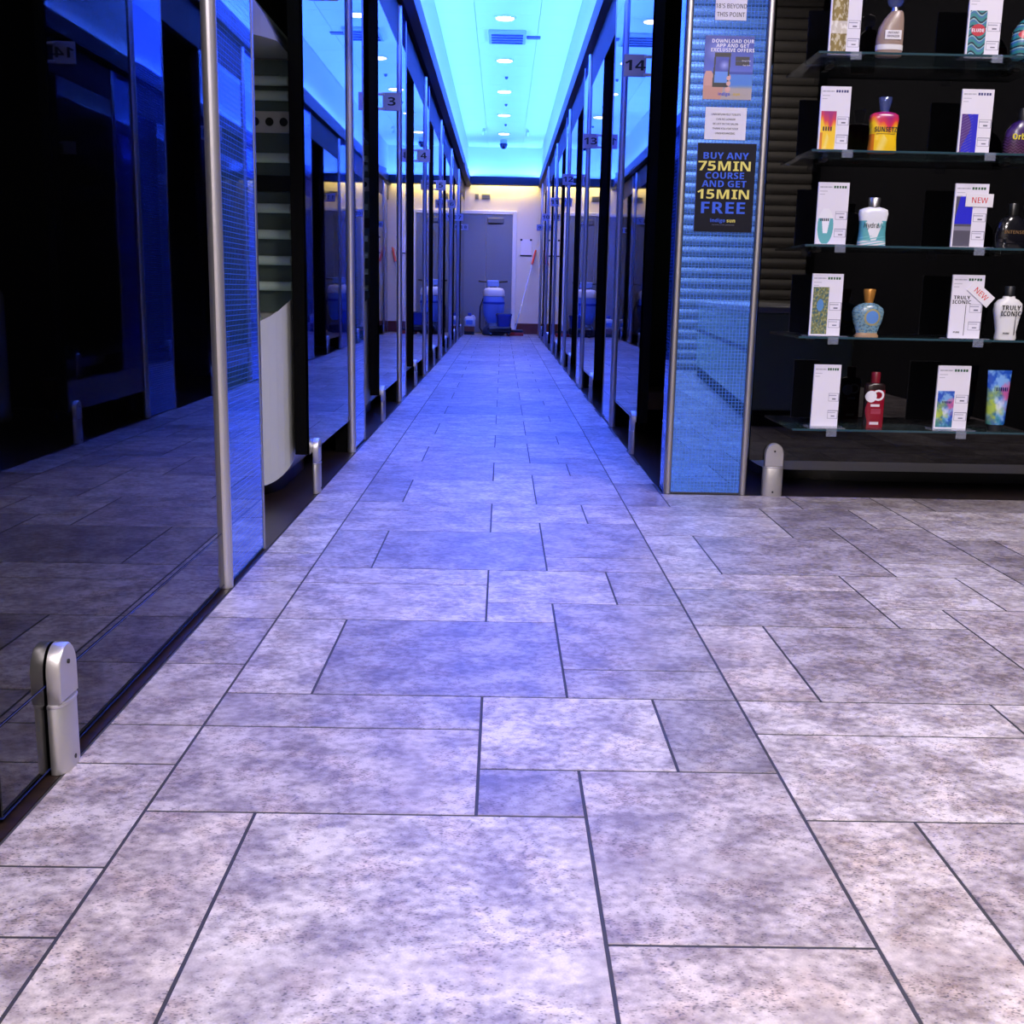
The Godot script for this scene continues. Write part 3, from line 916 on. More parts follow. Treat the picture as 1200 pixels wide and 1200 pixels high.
func app_picture(u: float, v: float) -> Color:
	var c := Color(0.13, 0.22, 0.62).lerp(Color(0.34, 0.42, 0.80), v / 0.72)
	var cloud := clampf(1.0 - Vector2((u - 0.28) / 0.30, (v - 0.22) / 0.22).length(), 0, 1)
	c = c.lerp(Color(0.62, 0.64, 0.90), cloud * 0.8)
	if v > 0.56: c = Color(0.10, 0.22, 0.62) if v < 0.60 else Color(0.22, 0.48, 0.82)
	if v > 0.76: c = Color(0.22, 0.48, 0.82).lerp(Color(0.66, 0.62, 0.62), clampf((v - 0.76) / 0.07, 0, 1))
	if u > 0.64 and u < 0.92 and v > 0.325 and v < 0.46: c = Color(0.10, 0.10, 0.16) if absf(v - 0.392) > 0.004 else c
	# hand
	if v > 0.55 and Vector2((u - 0.10 - (v - 0.55) * 0.10) / 0.13, (v - 0.86) / 0.34).length() < 1.0: c = Color(0.80, 0.60, 0.55)
	if v > 0.78 and u > 0.02 and u < 0.42 - (v - 0.78) * 0.25: c = Color(0.76, 0.56, 0.50)
	for k in 3:
		if Vector2((u - 0.50) / 0.055, (v - 0.64 - k * 0.10) / 0.05).length() < 1.0: c = Color(0.82, 0.62, 0.57)
	# phone
	var pu := u - 0.36 + (v - 0.55) * 0.05
	if absf(pu) < 0.165 and v > 0.265 and v < 0.80:
		c = Color(0.09, 0.09, 0.13)
		if absf(pu) < 0.135 and v > 0.33 and v < 0.735:
			c = Color(0.20, 0.26, 0.66) if v < 0.56 else Color(0.34, 0.56, 0.88)
			c = c.lerp(Color(0.62, 0.66, 0.92), clampf(1.0 - Vector2((pu - 0.05) / 0.12, (v - 0.46) / 0.09).length(), 0, 1))
	for k in 3:
		if Vector2((u - 0.515) / 0.045, (v - 0.66 - k * 0.085) / 0.036).length() < 1.0: c = Color(0.84, 0.65, 0.60)
	return c

# ------------------------------------------------------------------ display wall, shelves, products
const SHELF := [1.668, 1.330, 0.992, 0.654, 0.304]

func build_display() -> void:
	var o := struct("wall_display", "dark glass wall behind the product shelves", "wall")
	var st := mb(); box(st, Vector3(1.014, 0.145, ZS - 0.02), Vector3(XRO, 3.89, ZS), 0.0); part(st, "glass_panel", M.black_glass, o)
	st = mb(); box(st, Vector3(0.69, SOFFIT, ZS - 0.12), Vector3(XRO, 3.89, ZS - 0.022)); part(st, "lintel", M.black, o)
	bollard(Vector3(1.112, 0, ZS + 0.0005), 0.0, "rounded steel floor foot between the mosaic column and the shelves")
	var words := ["top", "second", "third", "fourth", "lowest"]
	for k in 5:
		var y: float = SHELF[k]
		var t := thing("glass_shelf", "%s of the five glass shelves on the dark wall" % words[k], "shelf", Vector3(1.12, y - 0.008, ZS + 0.002), "glass product shelves")
		st = mb(); box(st, Vector3(0, 0, 0), Vector3(0.90, 0.008, 0.228), 0.001); part(st, "pane", M.shelf_glass, t)
		st = mb(); box(st, Vector3(0, 0.0, 0.2285), Vector3(0.90, 0.008, 0.2315), 0.001); part(st, "front_edge", M.shelf_edge, t)
		for x in [0.10, 0.80]:
			st = mb(); box(st, Vector3(x - 0.012, -0.012, -0.001), Vector3(x + 0.012, -0.0005, 0.05), 0.002); part(st, "bracket", M.bed_dark, t)
		for x in [[1.255, 1.765], [1.25, 1.775], [1.25, 1.77], [1.25, 1.80], [1.27, 1.77]][k]:
			st = mb(); box(st, Vector3(x - 1.12 - 0.02, -0.020, 0.2320), Vector3(x - 1.12 + 0.02, 0.008, 0.2335), 0.0005); part(st, "label_tab", M.acrylic, t)
	# print cards: x, width, height, shelf, texture, label
	var cards := [
		[1.231, 0.113, 0.225, 0, 0, "white price card printed with a gold bottle"],
		[1.739, 0.122, 0.230, 0, 1, "white price card printed with a teal wave bottle and a red badge"],
		[1.216, 0.111, 0.232, 1, 2, "white price card printed with an orange and yellow bottle"],
		[1.742, 0.118, 0.233, 1, 3, "white price card printed with a blue and purple bottle"],
		[1.234, 0.116, 0.230, 2, 4, "white price card printed with a white and teal bottle"],
		[1.754, 0.126, 0.236, 2, 5, "white price card with a blue and grey picture under a level NEW tag"],
		[1.237, 0.118, 0.234, 3, 6, "white price card printed with a green and gold ornate bottle"],
		[1.775, 0.122, 0.240, 3, 7, "white price card lettered TRULY ICONIC under a slanting NEW tag"],
		[1.262, 0.104, 0.241, 4, 8, "plain white price card with two empty boxes"],
		[1.755, 0.127, 0.246, 4, 9, "white price card printed with a rainbow coloured tube"]]
	blot.seed = 9; blot.frequency = 0.03; blot.fractal_octaves = 3
	for c in cards: price_card(c)
	make_products()

var card_kind := 0
func card_picture(u: float, v: float) -> Color:
	var c := Color(0.88, 0.87, 0.92)
	# head line with small green marks
	if v > 0.065 and v < 0.085 and u > 0.05 and u < 0.46 and fmod(u * 37.0, 1.0) < 0.72: c = Color(0.62, 0.62, 0.68)
	if v > 0.055 and v < 0.092 and u > 0.50 and u < 0.92 and fmod((u - 0.50) * 11.5, 1.0) < 0.66: c = Color(0.13, 0.32, 0.20) if card_kind > 3 else Color(0.16, 0.17, 0.42)
	if v > 0.135 and v < 0.145 and u > 0.05 and u < 0.30: c = Color(0.70, 0.70, 0.76)
	if v > 0.185 and v < 0.195 and u > 0.05 and u < 0.22: c = Color(0.70, 0.70, 0.76)
	# two boxed prices
	for b in [0.46, 0.74]:
		var w := 0.60
		if u > w and u < 0.985 and v > b and v < b + 0.135:
			if u < w + 0.012 or u > 0.973 or v < b + 0.008 or v > b + 0.127: c = Color(0.50, 0.50, 0.58)
			elif v > b + 0.03 and v < b + 0.045 and u < 0.9: c = Color(0.62, 0.62, 0.70)
			elif v > b + 0.085 and v < b + 0.105 and u > 0.74 and u < 0.88: c = Color(0.40, 0.40, 0.48)
	# picture of the product
	var top: float = [0.10, 0.28, 0.38, 0.38, 0.42, 0.20, 0.22, 2.0, 2.0, 0.40][card_kind]
	var q := (v - top) / (0.985 - top)
	if q < 0.0 or u < 0.05 or u > 0.56 or v > 0.985: return c
	var p := (u - 0.05) / 0.51
	match card_kind:
		0:
			c = Color(0.55, 0.47, 0.22).lerp(Color(0.34, 0.28, 0.12), absf(p - 0.4))
			if q > 0.42 and q < 0.64: c = Color(0.78, 0.75, 0.70)
			c = c.lightened(clampf(blot.get_noise_2d(p * 120.0, q * 200.0) * 1.6, 0, 0.5))
		1:
			c = waves(p, q)
		2:
			c = sunset(p, q)
			if q > 0.40 and q < 0.50 and fmod(p * 6.0, 1.0) < 0.6 and p > 0.15 and p < 0.85: c = Color(0.25, 0.13, 0.10)
		3:
			c = Color(0.05, 0.05, 0.75) if p > 0.35 + 0.25 * sin(q * 5.0) else Color(0.30, 0.14, 0.48)
			if fmod(q * 13.0 + p * 3.0, 1.0) < 0.15 and p < 0.7: c = Color(0.45, 0.40, 0.62)
		4:
			if Vector2((p - 0.5) / 0.48, (q - 0.5) / 0.5).length() < 1.05:
				c = Color(0.90, 0.90, 0.93)
				if absf(p - 0.5) > 0.42 - 0.62 * q and q > 0.28: c = Color(0.35, 0.66, 0.68)
				if absf(p - 0.5) < 0.26 - 0.3 * (q - 0.3) and q > 0.3 and q < 0.7: c = Color(0.92, 0.92, 0.95)
				if q > 0.28 and q < 0.35 and p > 0.15 and p < 0.75 and fmod(p * 8.0, 1.0) < 0.6: c = Color(0.15, 0.18, 0.22)
		5:
			c = Color(0.03, 0.03, 0.78) if q < 0.55 and p + q * 0.5 > 0.25 else Color(0.30, 0.29, 0.36)
			if q > 0.60 and q < 0.68: c = Color(0.50, 0.49, 0.56)
		6:
			c = Color(0.42, 0.44, 0.27)
			c = c.lerp(Color(0.20, 0.34, 0.40), clampf(blot.get_noise_2d(p * 150.0, q * 420.0) * 6.0, 0, 0.9))
			c = c.lerp(Color(0.60, 0.60, 0.40), clampf(blot.get_noise_2d(p * 170.0 + 90.0, q * 420.0) * 6.0 - 0.6, 0, 0.9))
			if Vector2((p - 0.5) * 0.6, q - 0.38).length() < 0.13: c = Color(0.30, 0.52, 0.74)
		9:
			c = rainbow(p, q)
	return c

func sunset(p: float, q: float) -> Color:
	var w := q + 0.10 * sin(p * 6.0 + 1.0) + 0.05 * sin(p * 17.0)
	var c := Color(0.62, 0.10, 0.44).lerp(Color(0.86, 0.22, 0.30), clampf(w / 0.28, 0, 1))
	if w > 0.25: c = Color(0.88, 0.30, 0.22).lerp(Color(0.95, 0.78, 0.12), clampf((w - 0.25) / 0.16, 0, 1))
	if w > 0.55: c = c.lerp(Color(0.96, 0.88, 0.55), clampf(sin(p * 9.0 + q * 5.0) * 0.7, 0, 0.8))
	if p < 0.16 and q > 0.55: c = Color(0.84, 0.48, 0.12)
	return c

func waves(p: float, q: float) -> Color:
	var k := fmod(q * 5.5 + 0.30 * sin(p * 7.0) + 4.0, 1.0)
	var c := Color(0.16, 0.50, 0.52)
	if k < 0.22: c = Color(0.05, 0.16, 0.24)
	elif k < 0.36: c = Color(0.55, 0.72, 0.74)
	elif k < 0.62: c = Color(0.22, 0.42, 0.62)
	if Vector2((p - 0.55) / 0.42, (q - 0.42) / 0.13).length() < 1.0: c = Color(0.74, 0.16, 0.24)
	return c

var blot := FastNoiseLite.new()
func rainbow(p: float, q: float) -> Color:
	var a := blot.get_noise_2d(p * 60.0, q * 130.0)
	var b := blot.get_noise_2d(p * 60.0 + 300.0, q * 130.0)
	var e := blot.get_noise_2d(p * 60.0, q * 130.0 + 500.0)
	var c := Color(0.12, 0.30, 0.70).lerp(Color(0.46, 0.64, 0.86), clampf(a * 2.2 + 0.4, 0, 1))
	c = c.lerp(Color(0.70, 0.78, 0.22), clampf(1.2 - Vector2((p - 0.15 + b * 0.4) / 0.42, (q - 0.62 + e * 0.2) / 0.30).length(), 0, 0.85))
	c = c.lerp(Color(0.86, 0.36, 0.56), clampf(1.1 - Vector2((p - 0.88 + e * 0.3) / 0.32, (q - 0.40 + b * 0.2) / 0.24).length(), 0, 0.8))
	c = c.lerp(Color(0.86, 0.87, 0.93), clampf(1.0 - Vector2((p - 0.58 + a * 0.3) / 0.3, (q - 0.58) / 0.18).length(), 0, 0.8))
	c = c.lerp(Color(0.12, 0.46, 0.42), clampf((q - 0.78) * 4.0 + b, 0, 0.55))
	if q > 0.28 and q < 0.34 and p > 0.3 and p < 0.85 and fmod(p * 11.0, 1.0) < 0.55: c = Color(0.08, 0.10, 0.25)
	return c

func price_card(c: Array) -> void:
	card_kind = c[4]
	var m := mat("card_print_%d" % card_kind, Color.WHITE, 0.55)
	m.albedo_texture = paint(96, 184, card_picture)
	var t := thing("price_card", c[5], "price card", Vector3(c[0], SHELF[c[3]], -4.285))
	var w: float = c[1]
	var h: float = c[2]
	var st := mb(); box(st, Vector3(-w / 2, 0.003, -0.010), Vector3(w / 2, h, 0.0), 0.001); part(st, "card", M.paper, t)
	st = mb(); pane(st, w, h - 0.003, 0.0004)
	var pr := part(st, "print", m, t); pr.position.y = 0.003
	st = mb(); box(st, Vector3(-w / 2 - 0.02, 0.0, -0.03), Vector3(w / 2 + 0.015, 0.003, 0.060), 0.0008); part(st, "acrylic_foot", M.acrylic, t)
	if card_kind == 1: letters("ELUDE", 0.011, ink("white_ink", Color(0.92, 0.92, 0.96)), t, Vector3(-0.022, 0.098, 0.0008), "lettering", 1.0)
	if card_kind == 7:
		letters("TRULY", 0.013, M.ink, t, Vector3(-0.020, 0.155, 0.0008), "lettering", 1.15)
		letters("ICONIC", 0.013, M.ink, t, Vector3(-0.020, 0.138, 0.0008), "lettering", 1.1)
		st = mb(); box(st, Vector3(-0.003, 0.012, 0.0004), Vector3(-0.001, 0.128, 0.0009)); part(st, "printed_line", M.ink, t)
		letters("PURE", 0.006, M.ink, t, Vector3(-0.030, 0.024, 0.0008), "lettering", 1.2)
	if card_kind == 5 or card_kind == 7:
		var g := Node3D.new(); g.name = "new_tag"; t.add_child(g, true)
		g.position = Vector3(0.030, h - 0.060, 0.004) if card_kind == 5 else Vector3(0.050, h - 0.070, 0.004)
		g.rotation.z = -0.01 if card_kind == 5 else -0.68
		st = mb(); box(st, Vector3(-0.052, -0.024, -0.002), Vector3(0.052, 0.024, 0.0), 0.0006); part(st, "tag", M.paper, g)
		letters("NEW", 0.020, M.red_print, g, Vector3(0, 0, 0.0004), "lettering", 1.05, regular)

func bottle(called: String, label: String, x: float, shelf: int, list: Array, m: Material, n := 2.4, z := -4.29) -> Node3D:
	var t := thing(called, label, "bottle", Vector3(x, SHELF[shelf], z))
	var wmax := 0.0
	for r in list: wmax = maxf(wmax, r[1])
	var st := mb(); rings(st, list, 36, n, Vector3.ZERO, wmax * 2.0, list[-1][0]); part(st, "body", m, t)
	return t

func cap(t: Node3D, list: Array, m: Material, n := 2.0, called := "cap") -> void:
	var st := mb(); rings(st, list, 28, n); part(st, called, m, t)

func skin(called: String, f: Callable, rough := 0.25) -> StandardMaterial3D:
	var m := mat(called, Color.WHITE, rough)
	m.albedo_texture = paint(96, 128, f)
	return m

func make_products() -> void:
	var wi := ink("white_ink", Color(0.92, 0.92, 0.96))
	# top shelf
	var t := bottle("lotion_bottle", "tan spray lotion bottle with a clear ball cap on the top shelf", 1.398, 0, [[0.0, 0.044, 0.022], [0.004, 0.048, 0.025], [0.06, 0.049, 0.026], [0.10, 0.045, 0.025, 0.003], [0.13, 0.036, 0.021, 0.011], [0.15, 0.026, 0.017, 0.018], [0.158, 0.020, 0.014, 0.020]], mat("tan_lotion", Color(0.60, 0.52, 0.48), 0.3), 2.3)
	cap(t, [[0.156, 0.014, 0.014, 0.012], [0.170, 0.012, 0.012, 0.012]], M.satin_steel, 2.0, "collar")
	cap(t, [[0.170, 0.010, 0.010, 0.012], [0.176, 0.022, 0.022, 0.012], [0.192, 0.029, 0.029, 0.012], [0.208, 0.022, 0.022, 0.012], [0.215, 0.006, 0.006, 0.012]], M.clear_cap, 2.0, "ball_cap")
	var st := mb(); box(st, Vector3(-0.026, 0.056, 0.0245), Vector3(0.034, 0.088, 0.0275), 0.0008); part(st, "label_band", M.paper, t)
	st = mb(); rings(st, [[0.022, 0.0495, 0.0265], [0.040, 0.0497, 0.0267]], 36, 2.3); part(st, "lower_band", M.white_plastic, t)
	for k in 2: letters(["INSTANT", "BRONZER"][k], 0.007, ink("grey_print", Color(0.42, 0.40, 0.45)), t, Vector3(0.004, 0.079 - k * 0.012, 0.0279), "lettering", 1.0)
	t = bottle("lotion_bottle", "teal wave patterned lotion bottle at the end of the top shelf", 1.905, 0, [[0.0, 0.050, 0.024], [0.005, 0.056, 0.027], [0.06, 0.060, 0.029], [0.10, 0.054, 0.026], [0.13, 0.034, 0.018], [0.145, 0.016, 0.012]], skin("teal_skin", waves))
	cap(t, [[0.143, 0.014, 0.014], [0.165, 0.016, 0.016], [0.172, 0.010, 0.010]], M.blue_plastic)
	letters("ELUDE", 0.014, wi, t, Vector3(0.006, 0.084, 0.0295))
	# second shelf
	t = bottle("lotion_bottle", "orange and yellow lotion bottle lettered SUNSETZ with a clear cap", 1.402, 1, [[0.0, 0.050, 0.022], [0.004, 0.053, 0.024], [0.05, 0.049, 0.023], [0.085, 0.049, 0.023], [0.120, 0.054, 0.024], [0.135, 0.051, 0.023], [0.142, 0.040, 0.018], [0.146, 0.018, 0.012]], skin("sunset_skin", sunset), 3.2)
	cap(t, [[0.146, 0.014, 0.012], [0.165, 0.018, 0.015], [0.196, 0.024, 0.018], [0.198, 0.022, 0.016]], M.clear_cap, 3.0)
	letters("SUNSETZ", 0.017, M.ink, t, Vector3(0.002, 0.082, 0.0245), "lettering", 0.84)
	st = mb(); box(st, Vector3(-0.032, 0.066, 0.0225), Vector3(0.038, 0.0675, 0.0236)); part(st, "printed_line", M.ink, t)
	t = bottle("lotion_bottle", "round purple lotion bottle with zigzag bands and yellow script", 1.918, 1, [[0.0, 0.056, 0.024], [0.005, 0.061, 0.028], [0.05, 0.063, 0.030], [0.09, 0.055, 0.027], [0.115, 0.036, 0.020], [0.126, 0.018, 0.014]], skin("purple_skin", func(p: float, q: float) -> Color:
		var k := fmod(q * 12.0 + absf(fmod(p * 7.0, 1.0) - 0.5) * 1.6, 1.0)
		var c := Color(0.16, 0.07, 0.38).lerp(Color(0.34, 0.20, 0.34), clampf(q * 1.2, 0, 1))
		return c.darkened(0.5) if k < 0.35 and q > 0.45 else c))
	cap(t, [[0.124, 0.016, 0.014], [0.15, 0.018, 0.016], [0.170, 0.014, 0.012]], M.dark_plastic)
	letters("Orbit", 0.020, ink("yellow_script", Color(0.86, 0.80, 0.20)), t, Vector3(-0.010, 0.066, 0.0305), "lettering", 1.0)
	# third shelf
	t = bottle("lotion_bottle", "white and teal lotion bottle with a steel cap on the third shelf", 1.391, 2, [[0.0, 0.050, 0.021], [0.004, 0.053, 0.023], [0.05, 0.049, 0.022], [0.085, 0.049, 0.022], [0.120, 0.055, 0.024], [0.134, 0.052, 0.022], [0.140, 0.038, 0.017], [0.144, 0.020, 0.013]], skin("hydra_skin", func(p: float, q: float) -> Color:
		var c := Color(0.88, 0.89, 0.92)
		if absf(p - 0.5) > 0.46 - 0.55 * q and q > 0.35 and q < 0.86: c = Color(0.36, 0.66, 0.70)
		if absf(p - 0.5) < 0.30 - 0.45 * (q - 0.38) and q > 0.38 and q < 0.86: c = Color(0.90, 0.91, 0.94)
		if q > 0.74 and fmod(q * 14.0 + p * 2.0, 1.0) < 0.35: c = Color(0.44, 0.74, 0.78)
		return c), 3.2)
	cap(t, [[0.143, 0.021, 0.018], [0.176, 0.023, 0.019], [0.178, 0.021, 0.017]], M.satin_steel)
	letters("Hydra", 0.018, M.ink, t, Vector3(-0.012, 0.076, 0.0235), "lettering", 0.85, regular)
	letters("Me", 0.018, ink("teal_ink", Color(0.30, 0.62, 0.68)), t, Vector3(0.026, 0.076, 0.0235), "lettering", 0.85, regular)
	t = bottle("lotion_bottle", "dark smoky round lotion bottle beside the level NEW tag", 1.918, 2, [[0.0, 0.054, 0.024], [0.005, 0.061, 0.028], [0.05, 0.065, 0.030], [0.09, 0.056, 0.027], [0.115, 0.034, 0.020], [0.124, 0.018, 0.014]], mat("smoky", Color(0.055, 0.055, 0.085), 0.12))
	cap(t, [[0.123, 0.020, 0.016], [0.16, 0.022, 0.018], [0.168, 0.018, 0.014]], M.bed_dark)
	letters("INTENSE", 0.012, ink("bronze_ink", Color(0.42, 0.31, 0.16)), t, Vector3(0.0, 0.062, 0.0305), "lettering", 1.1)
	# fourth shelf
	t = bottle("lotion_bottle", "ornate pale blue and gold lotion bottle with a flared gold stopper", 1.401, 3, [[0.0, 0.044, 0.024], [0.004, 0.046, 0.025], [0.012, 0.040, 0.022], [0.020, 0.040, 0.022], [0.06, 0.055, 0.028], [0.092, 0.060, 0.030], [0.108, 0.056, 0.028], [0.122, 0.036, 0.020], [0.128, 0.018, 0.014]], skin("ornate_skin", func(p: float, q: float) -> Color:
		var c := Color(0.40, 0.56, 0.66)
		c = c.lerp(Color(0.62, 0.60, 0.42), clampf(absf(blot.get_noise_2d(p * 260.0, q * 330.0)) * -9.0 + 1.0, 0, 1))
		c = c.lerp(Color(0.24, 0.36, 0.46), clampf(blot.get_noise_2d(p * 300.0 + 70.0, q * 360.0) * 5.0 - 0.5, 0, 0.7))
		var d := Vector2(p - 0.58, (q - 0.42) * 1.05).length()
		if d < 0.20: c = Color(0.36, 0.54, 0.80)
		elif d < 0.26: c = Color(0.60, 0.58, 0.42)
		if q > 0.88: c = Color(0.64, 0.52, 0.40)
		return c))
	cap(t, [[0.127, 0.014, 0.014], [0.140, 0.018, 0.016], [0.176, 0.024, 0.020], [0.180, 0.021, 0.018]], mat("gold", Color(0.72, 0.50, 0.22), 0.3, 0.5), 2.0, "stopper")
	t = bottle("lotion_bottle", "white lotion bottle lettered TRULY ICONIC with a black cap", 1.937, 3, [[0.0, 0.038, 0.022], [0.004, 0.041, 0.024], [0.03, 0.038, 0.023], [0.07, 0.045, 0.025], [0.11, 0.054, 0.027], [0.135, 0.052, 0.026], [0.150, 0.038, 0.021], [0.155, 0.024, 0.016], [0.164, 0.022, 0.015]], M.white_plastic, 2.6)
	cap(t, [[0.162, 0.018, 0.016], [0.198, 0.020, 0.018], [0.202, 0.016, 0.014]], M.dark_plastic)
	letters("TRULY", 0.017, M.ink, t, Vector3(0.002, 0.120, 0.0275), "lettering", 1.0)
	letters("ICONIC", 0.017, M.ink, t, Vector3(0.002, 0.098, 0.0275), "lettering", 0.9)
	letters("PURE", 0.006, M.ink, t, Vector3(-0.008, 0.024, 0.0255), "lettering", 1.2)
	st = mb(); box(st, Vector3(0.022, 0.018, 0.0225), Vector3(0.0235, 0.09, 0.0262)); part(st, "printed_line", M.ink, t)
	# lowest shelf
	t = bottle("lotion_bottle", "slim dark red lotion bottle with a white heart print on the lowest shelf", 1.452, 4, [[0.0, 0.037, 0.019], [0.004, 0.040, 0.021], [0.09, 0.039, 0.020], [0.14, 0.040, 0.021], [0.165, 0.040, 0.020], [0.172, 0.032, 0.018], [0.175, 0.016, 0.014]], skin("red_skin", func(p: float, q: float) -> Color:
		var c := Color(0.52, 0.04, 0.14)
		if q < 0.16 or p < 0.16 - 0.5 * (q - 0.5) * (q - 0.5) + 0.1 * sin(q * 8.0): c = Color(0.12, 0.06, 0.07)
		if Vector2((p - 0.28) / 0.26, (q - 0.30) / 0.13).length() < 1.0: c = Color(0.88, 0.87, 0.90)
		var d := Vector2((p - 0.62) / 0.30, (q - 0.27) / 0.12).length()
		if d < 1.0 and d > 0.62: c = Color(0.88, 0.87, 0.90)
		if absf(p - 0.5) < 0.22 and ((q > 0.47 and q < 0.52) or (q > 0.86 and q < 0.92)): c = Color(0.85, 0.80, 0.84)
		if absf(p - 0.55) < 0.24 and q > 0.56 and q < 0.68 and fmod(q * 40.0, 1.0) < 0.4: c = Color(0.70, 0.40, 0.48)
		return c), 3.0)
	cap(t, [[0.174, 0.017, 0.015], [0.212, 0.018, 0.016], [0.216, 0.016, 0.014]], mat("red_cap", Color(0.42, 0.05, 0.12), 0.35))
	t = thing("lotion_tube", "rainbow patterned lotion tube standing on its black cap", "tube", Vector3(1.933, SHELF[4], -4.29))
	st = mb(); rings(st, [[0.022, 0.034, 0.026], [0.03, 0.036, 0.026], [0.12, 0.041, 0.018], [0.21, 0.046, 0.006], [0.228, 0.047, 0.0025], [0.232, 0.047, 0.002]], 36, 2.2, Vector3.ZERO, 0.094, 0.232); part(st, "body", skin("rainbow_skin", rainbow), t)
	cap(t, [[0.0, 0.026, 0.022], [0.022, 0.028, 0.024]], M.dark_plastic)

# ------------------------------------------------------------------ sunbeds
func csg_poly(pg: PackedVector2Array, depth: float) -> CSGPolygon3D:
	var p := CSGPolygon3D.new()
	p.polygon = pg
	p.mode = CSGPolygon3D.MODE_DEPTH
	p.depth = depth
	return p

func make_sunbed(label: String, at: Vector3, turn: float) -> Node3D:
	# length runs to local -x, open long side faces local +z
	var t := thing("sunbed", label, "sunbed", at, "sunbeds in the cubicles", turn)
	var c := CSGCombiner3D.new()
	c.name = "shell"
	t.add_child(c)
	c.material_override = M.bed_white
	var a := csg_poly(round_rect(-2.1, 0.06, 0.0, 1.95, [0.42, 0.42, 0.10, 0.10], 12), 1.25)   # z from 0 to -1.25
	c.add_child(a)
	var b := csg_poly(round_rect(-2.1, 0.0, 0.0, 1.25, [0.22, 0.22, 0.30, 0.30], 12), 2.2)
	b.rotation.x = -PI / 2        # plan outline: polygon y -> -z, extrusion -> -y
	b.position.y = 2.2
	b.operation = CSGShape3D.OPERATION_INTERSECTION
	c.add_child(b)
	var cut := PackedVector2Array([Vector2(0.3, 1.66), Vector2(-1.75, 1.66), Vector2(-1.96, 1.45), Vector2(-1.96, 0.80), Vector2(-1.84, 0.66)])
	for k in 9:
		var an := PI / 2.0 * k / 8.0
		cut.append(Vector2(-0.15 + 0.17 * sin(an), 0.84 - 0.18 * cos(an)))
	cut.append(Vector2(0.3, 0.86))
	var d := csg_poly(cut, 0.62)
	d.position.z = 0.1
	d.operation = CSGShape3D.OPERATION_SUBTRACTION
	c.add_child(d)
	var st := mb(); rings(st, [[0.0, 0.98, 0.54], [0.06, 0.98, 0.54]], 40, 5.0, Vector3(-1.05, 0, -0.625)); part(st, "plinth", M.bed_dark, t)
	st = mb(); box(st, Vector3(-1.90, 0.70, -0.518), Vector3(-0.02, 1.655, -0.505), 0.0); part(st, "reflector", M.bed_reflector, t)
	for y in [0.80, 0.90, 1.00, 1.10, 1.29, 1.52, 1.575]:
		st = mb(); tube(st, [Vector3(-1.88, y, -0.482), Vector3(-0.04, y, -0.482)], 0.019, 10); part(st, "lamp_tube", M.bed_tube, t)
	st = mb(); box(st, Vector3(-1.90, 1.385, -0.505), Vector3(-0.03, 1.465, -0.49), 0.003); part(st, "vent_strip", M.bed_white, t)
	for k in 12:
		st = mb(); rings(st, [[0.0, 0.016, 0.016], [0.006, 0.016, 0.016]], 14)
		var h := part(st, "vent_hole", M.bed_dark, t); h.rotation.x = PI / 2; h.position = Vector3(-0.06 - k * 0.055, 1.425, -0.492)
	st = mb(); box(st, Vector3(-1.90, 1.165, -0.505), Vector3(-0.03, 1.225, -0.485), 0.003); part(st, "dark_strip", M.bed_dark, t)
	st = mb(); box(st, Vector3(-1.94, 0.655, -0.50), Vector3(-0.16, 0.69, -0.05), 0.012); part(st, "acrylic_bed", M.bed_tube, t)
	return t

func build_sunbeds() -> void:
	make_sunbed("white sunbed with a lit green-grey inside, in the cubicle of door 2", Vector3(-0.802, 0, -4.02), 0.0)
	make_sunbed("white sunbed glimpsed through the gap beside door three", Vector3(-0.802, 0, -6.58), 0.0)
	make_sunbed("white sunbed glimpsed through the gap beside door four", Vector3(-0.802, 0, -9.14), 0.0)
	make_sunbed("pale sunbed seen below the dark glass wall of the shelves", Vector3(1.08, 0, -6.0), PI)
	for p in [[-1.35, -3.75], [-1.35, -6.25], [-1.35, -8.8], [-1.35, -11.4], [1.30, -5.2]]:  # lamps out of view, placed to light the cubicles and their beds
		var n := int(round((-p[1] - 3.75) / 2.55)) + 2
		var l := thing("unseen_cubicle_lamp", "unseen round ceiling lamp lighting the cubicle " + ("of door " + WORD[n] if p[0] < 0 else "behind the display shelves"), "ceiling light", Vector3(p[0], 2.69, p[1]), "unseen ceiling lamps of the cubicles")
		var st := mb(); rings(st, [[-0.03, 0.10, 0.10], [-0.026, 0.12, 0.12], [0.0, 0.13, 0.13]], 24); part(st, "bezel", M.white_gloss, l)
		st = mb(); rings(st, [[-0.036, 0.085, 0.085], [-0.030, 0.095, 0.095]], 24); part(st, "lamp_disc", M.cubicle_glow, l)
		spot(0.9 if p[0] < 0 else 0.5, Color(0.90, 1.0, 0.90), 0.09, 75.0, l, Vector3(0, -0.05, 0))

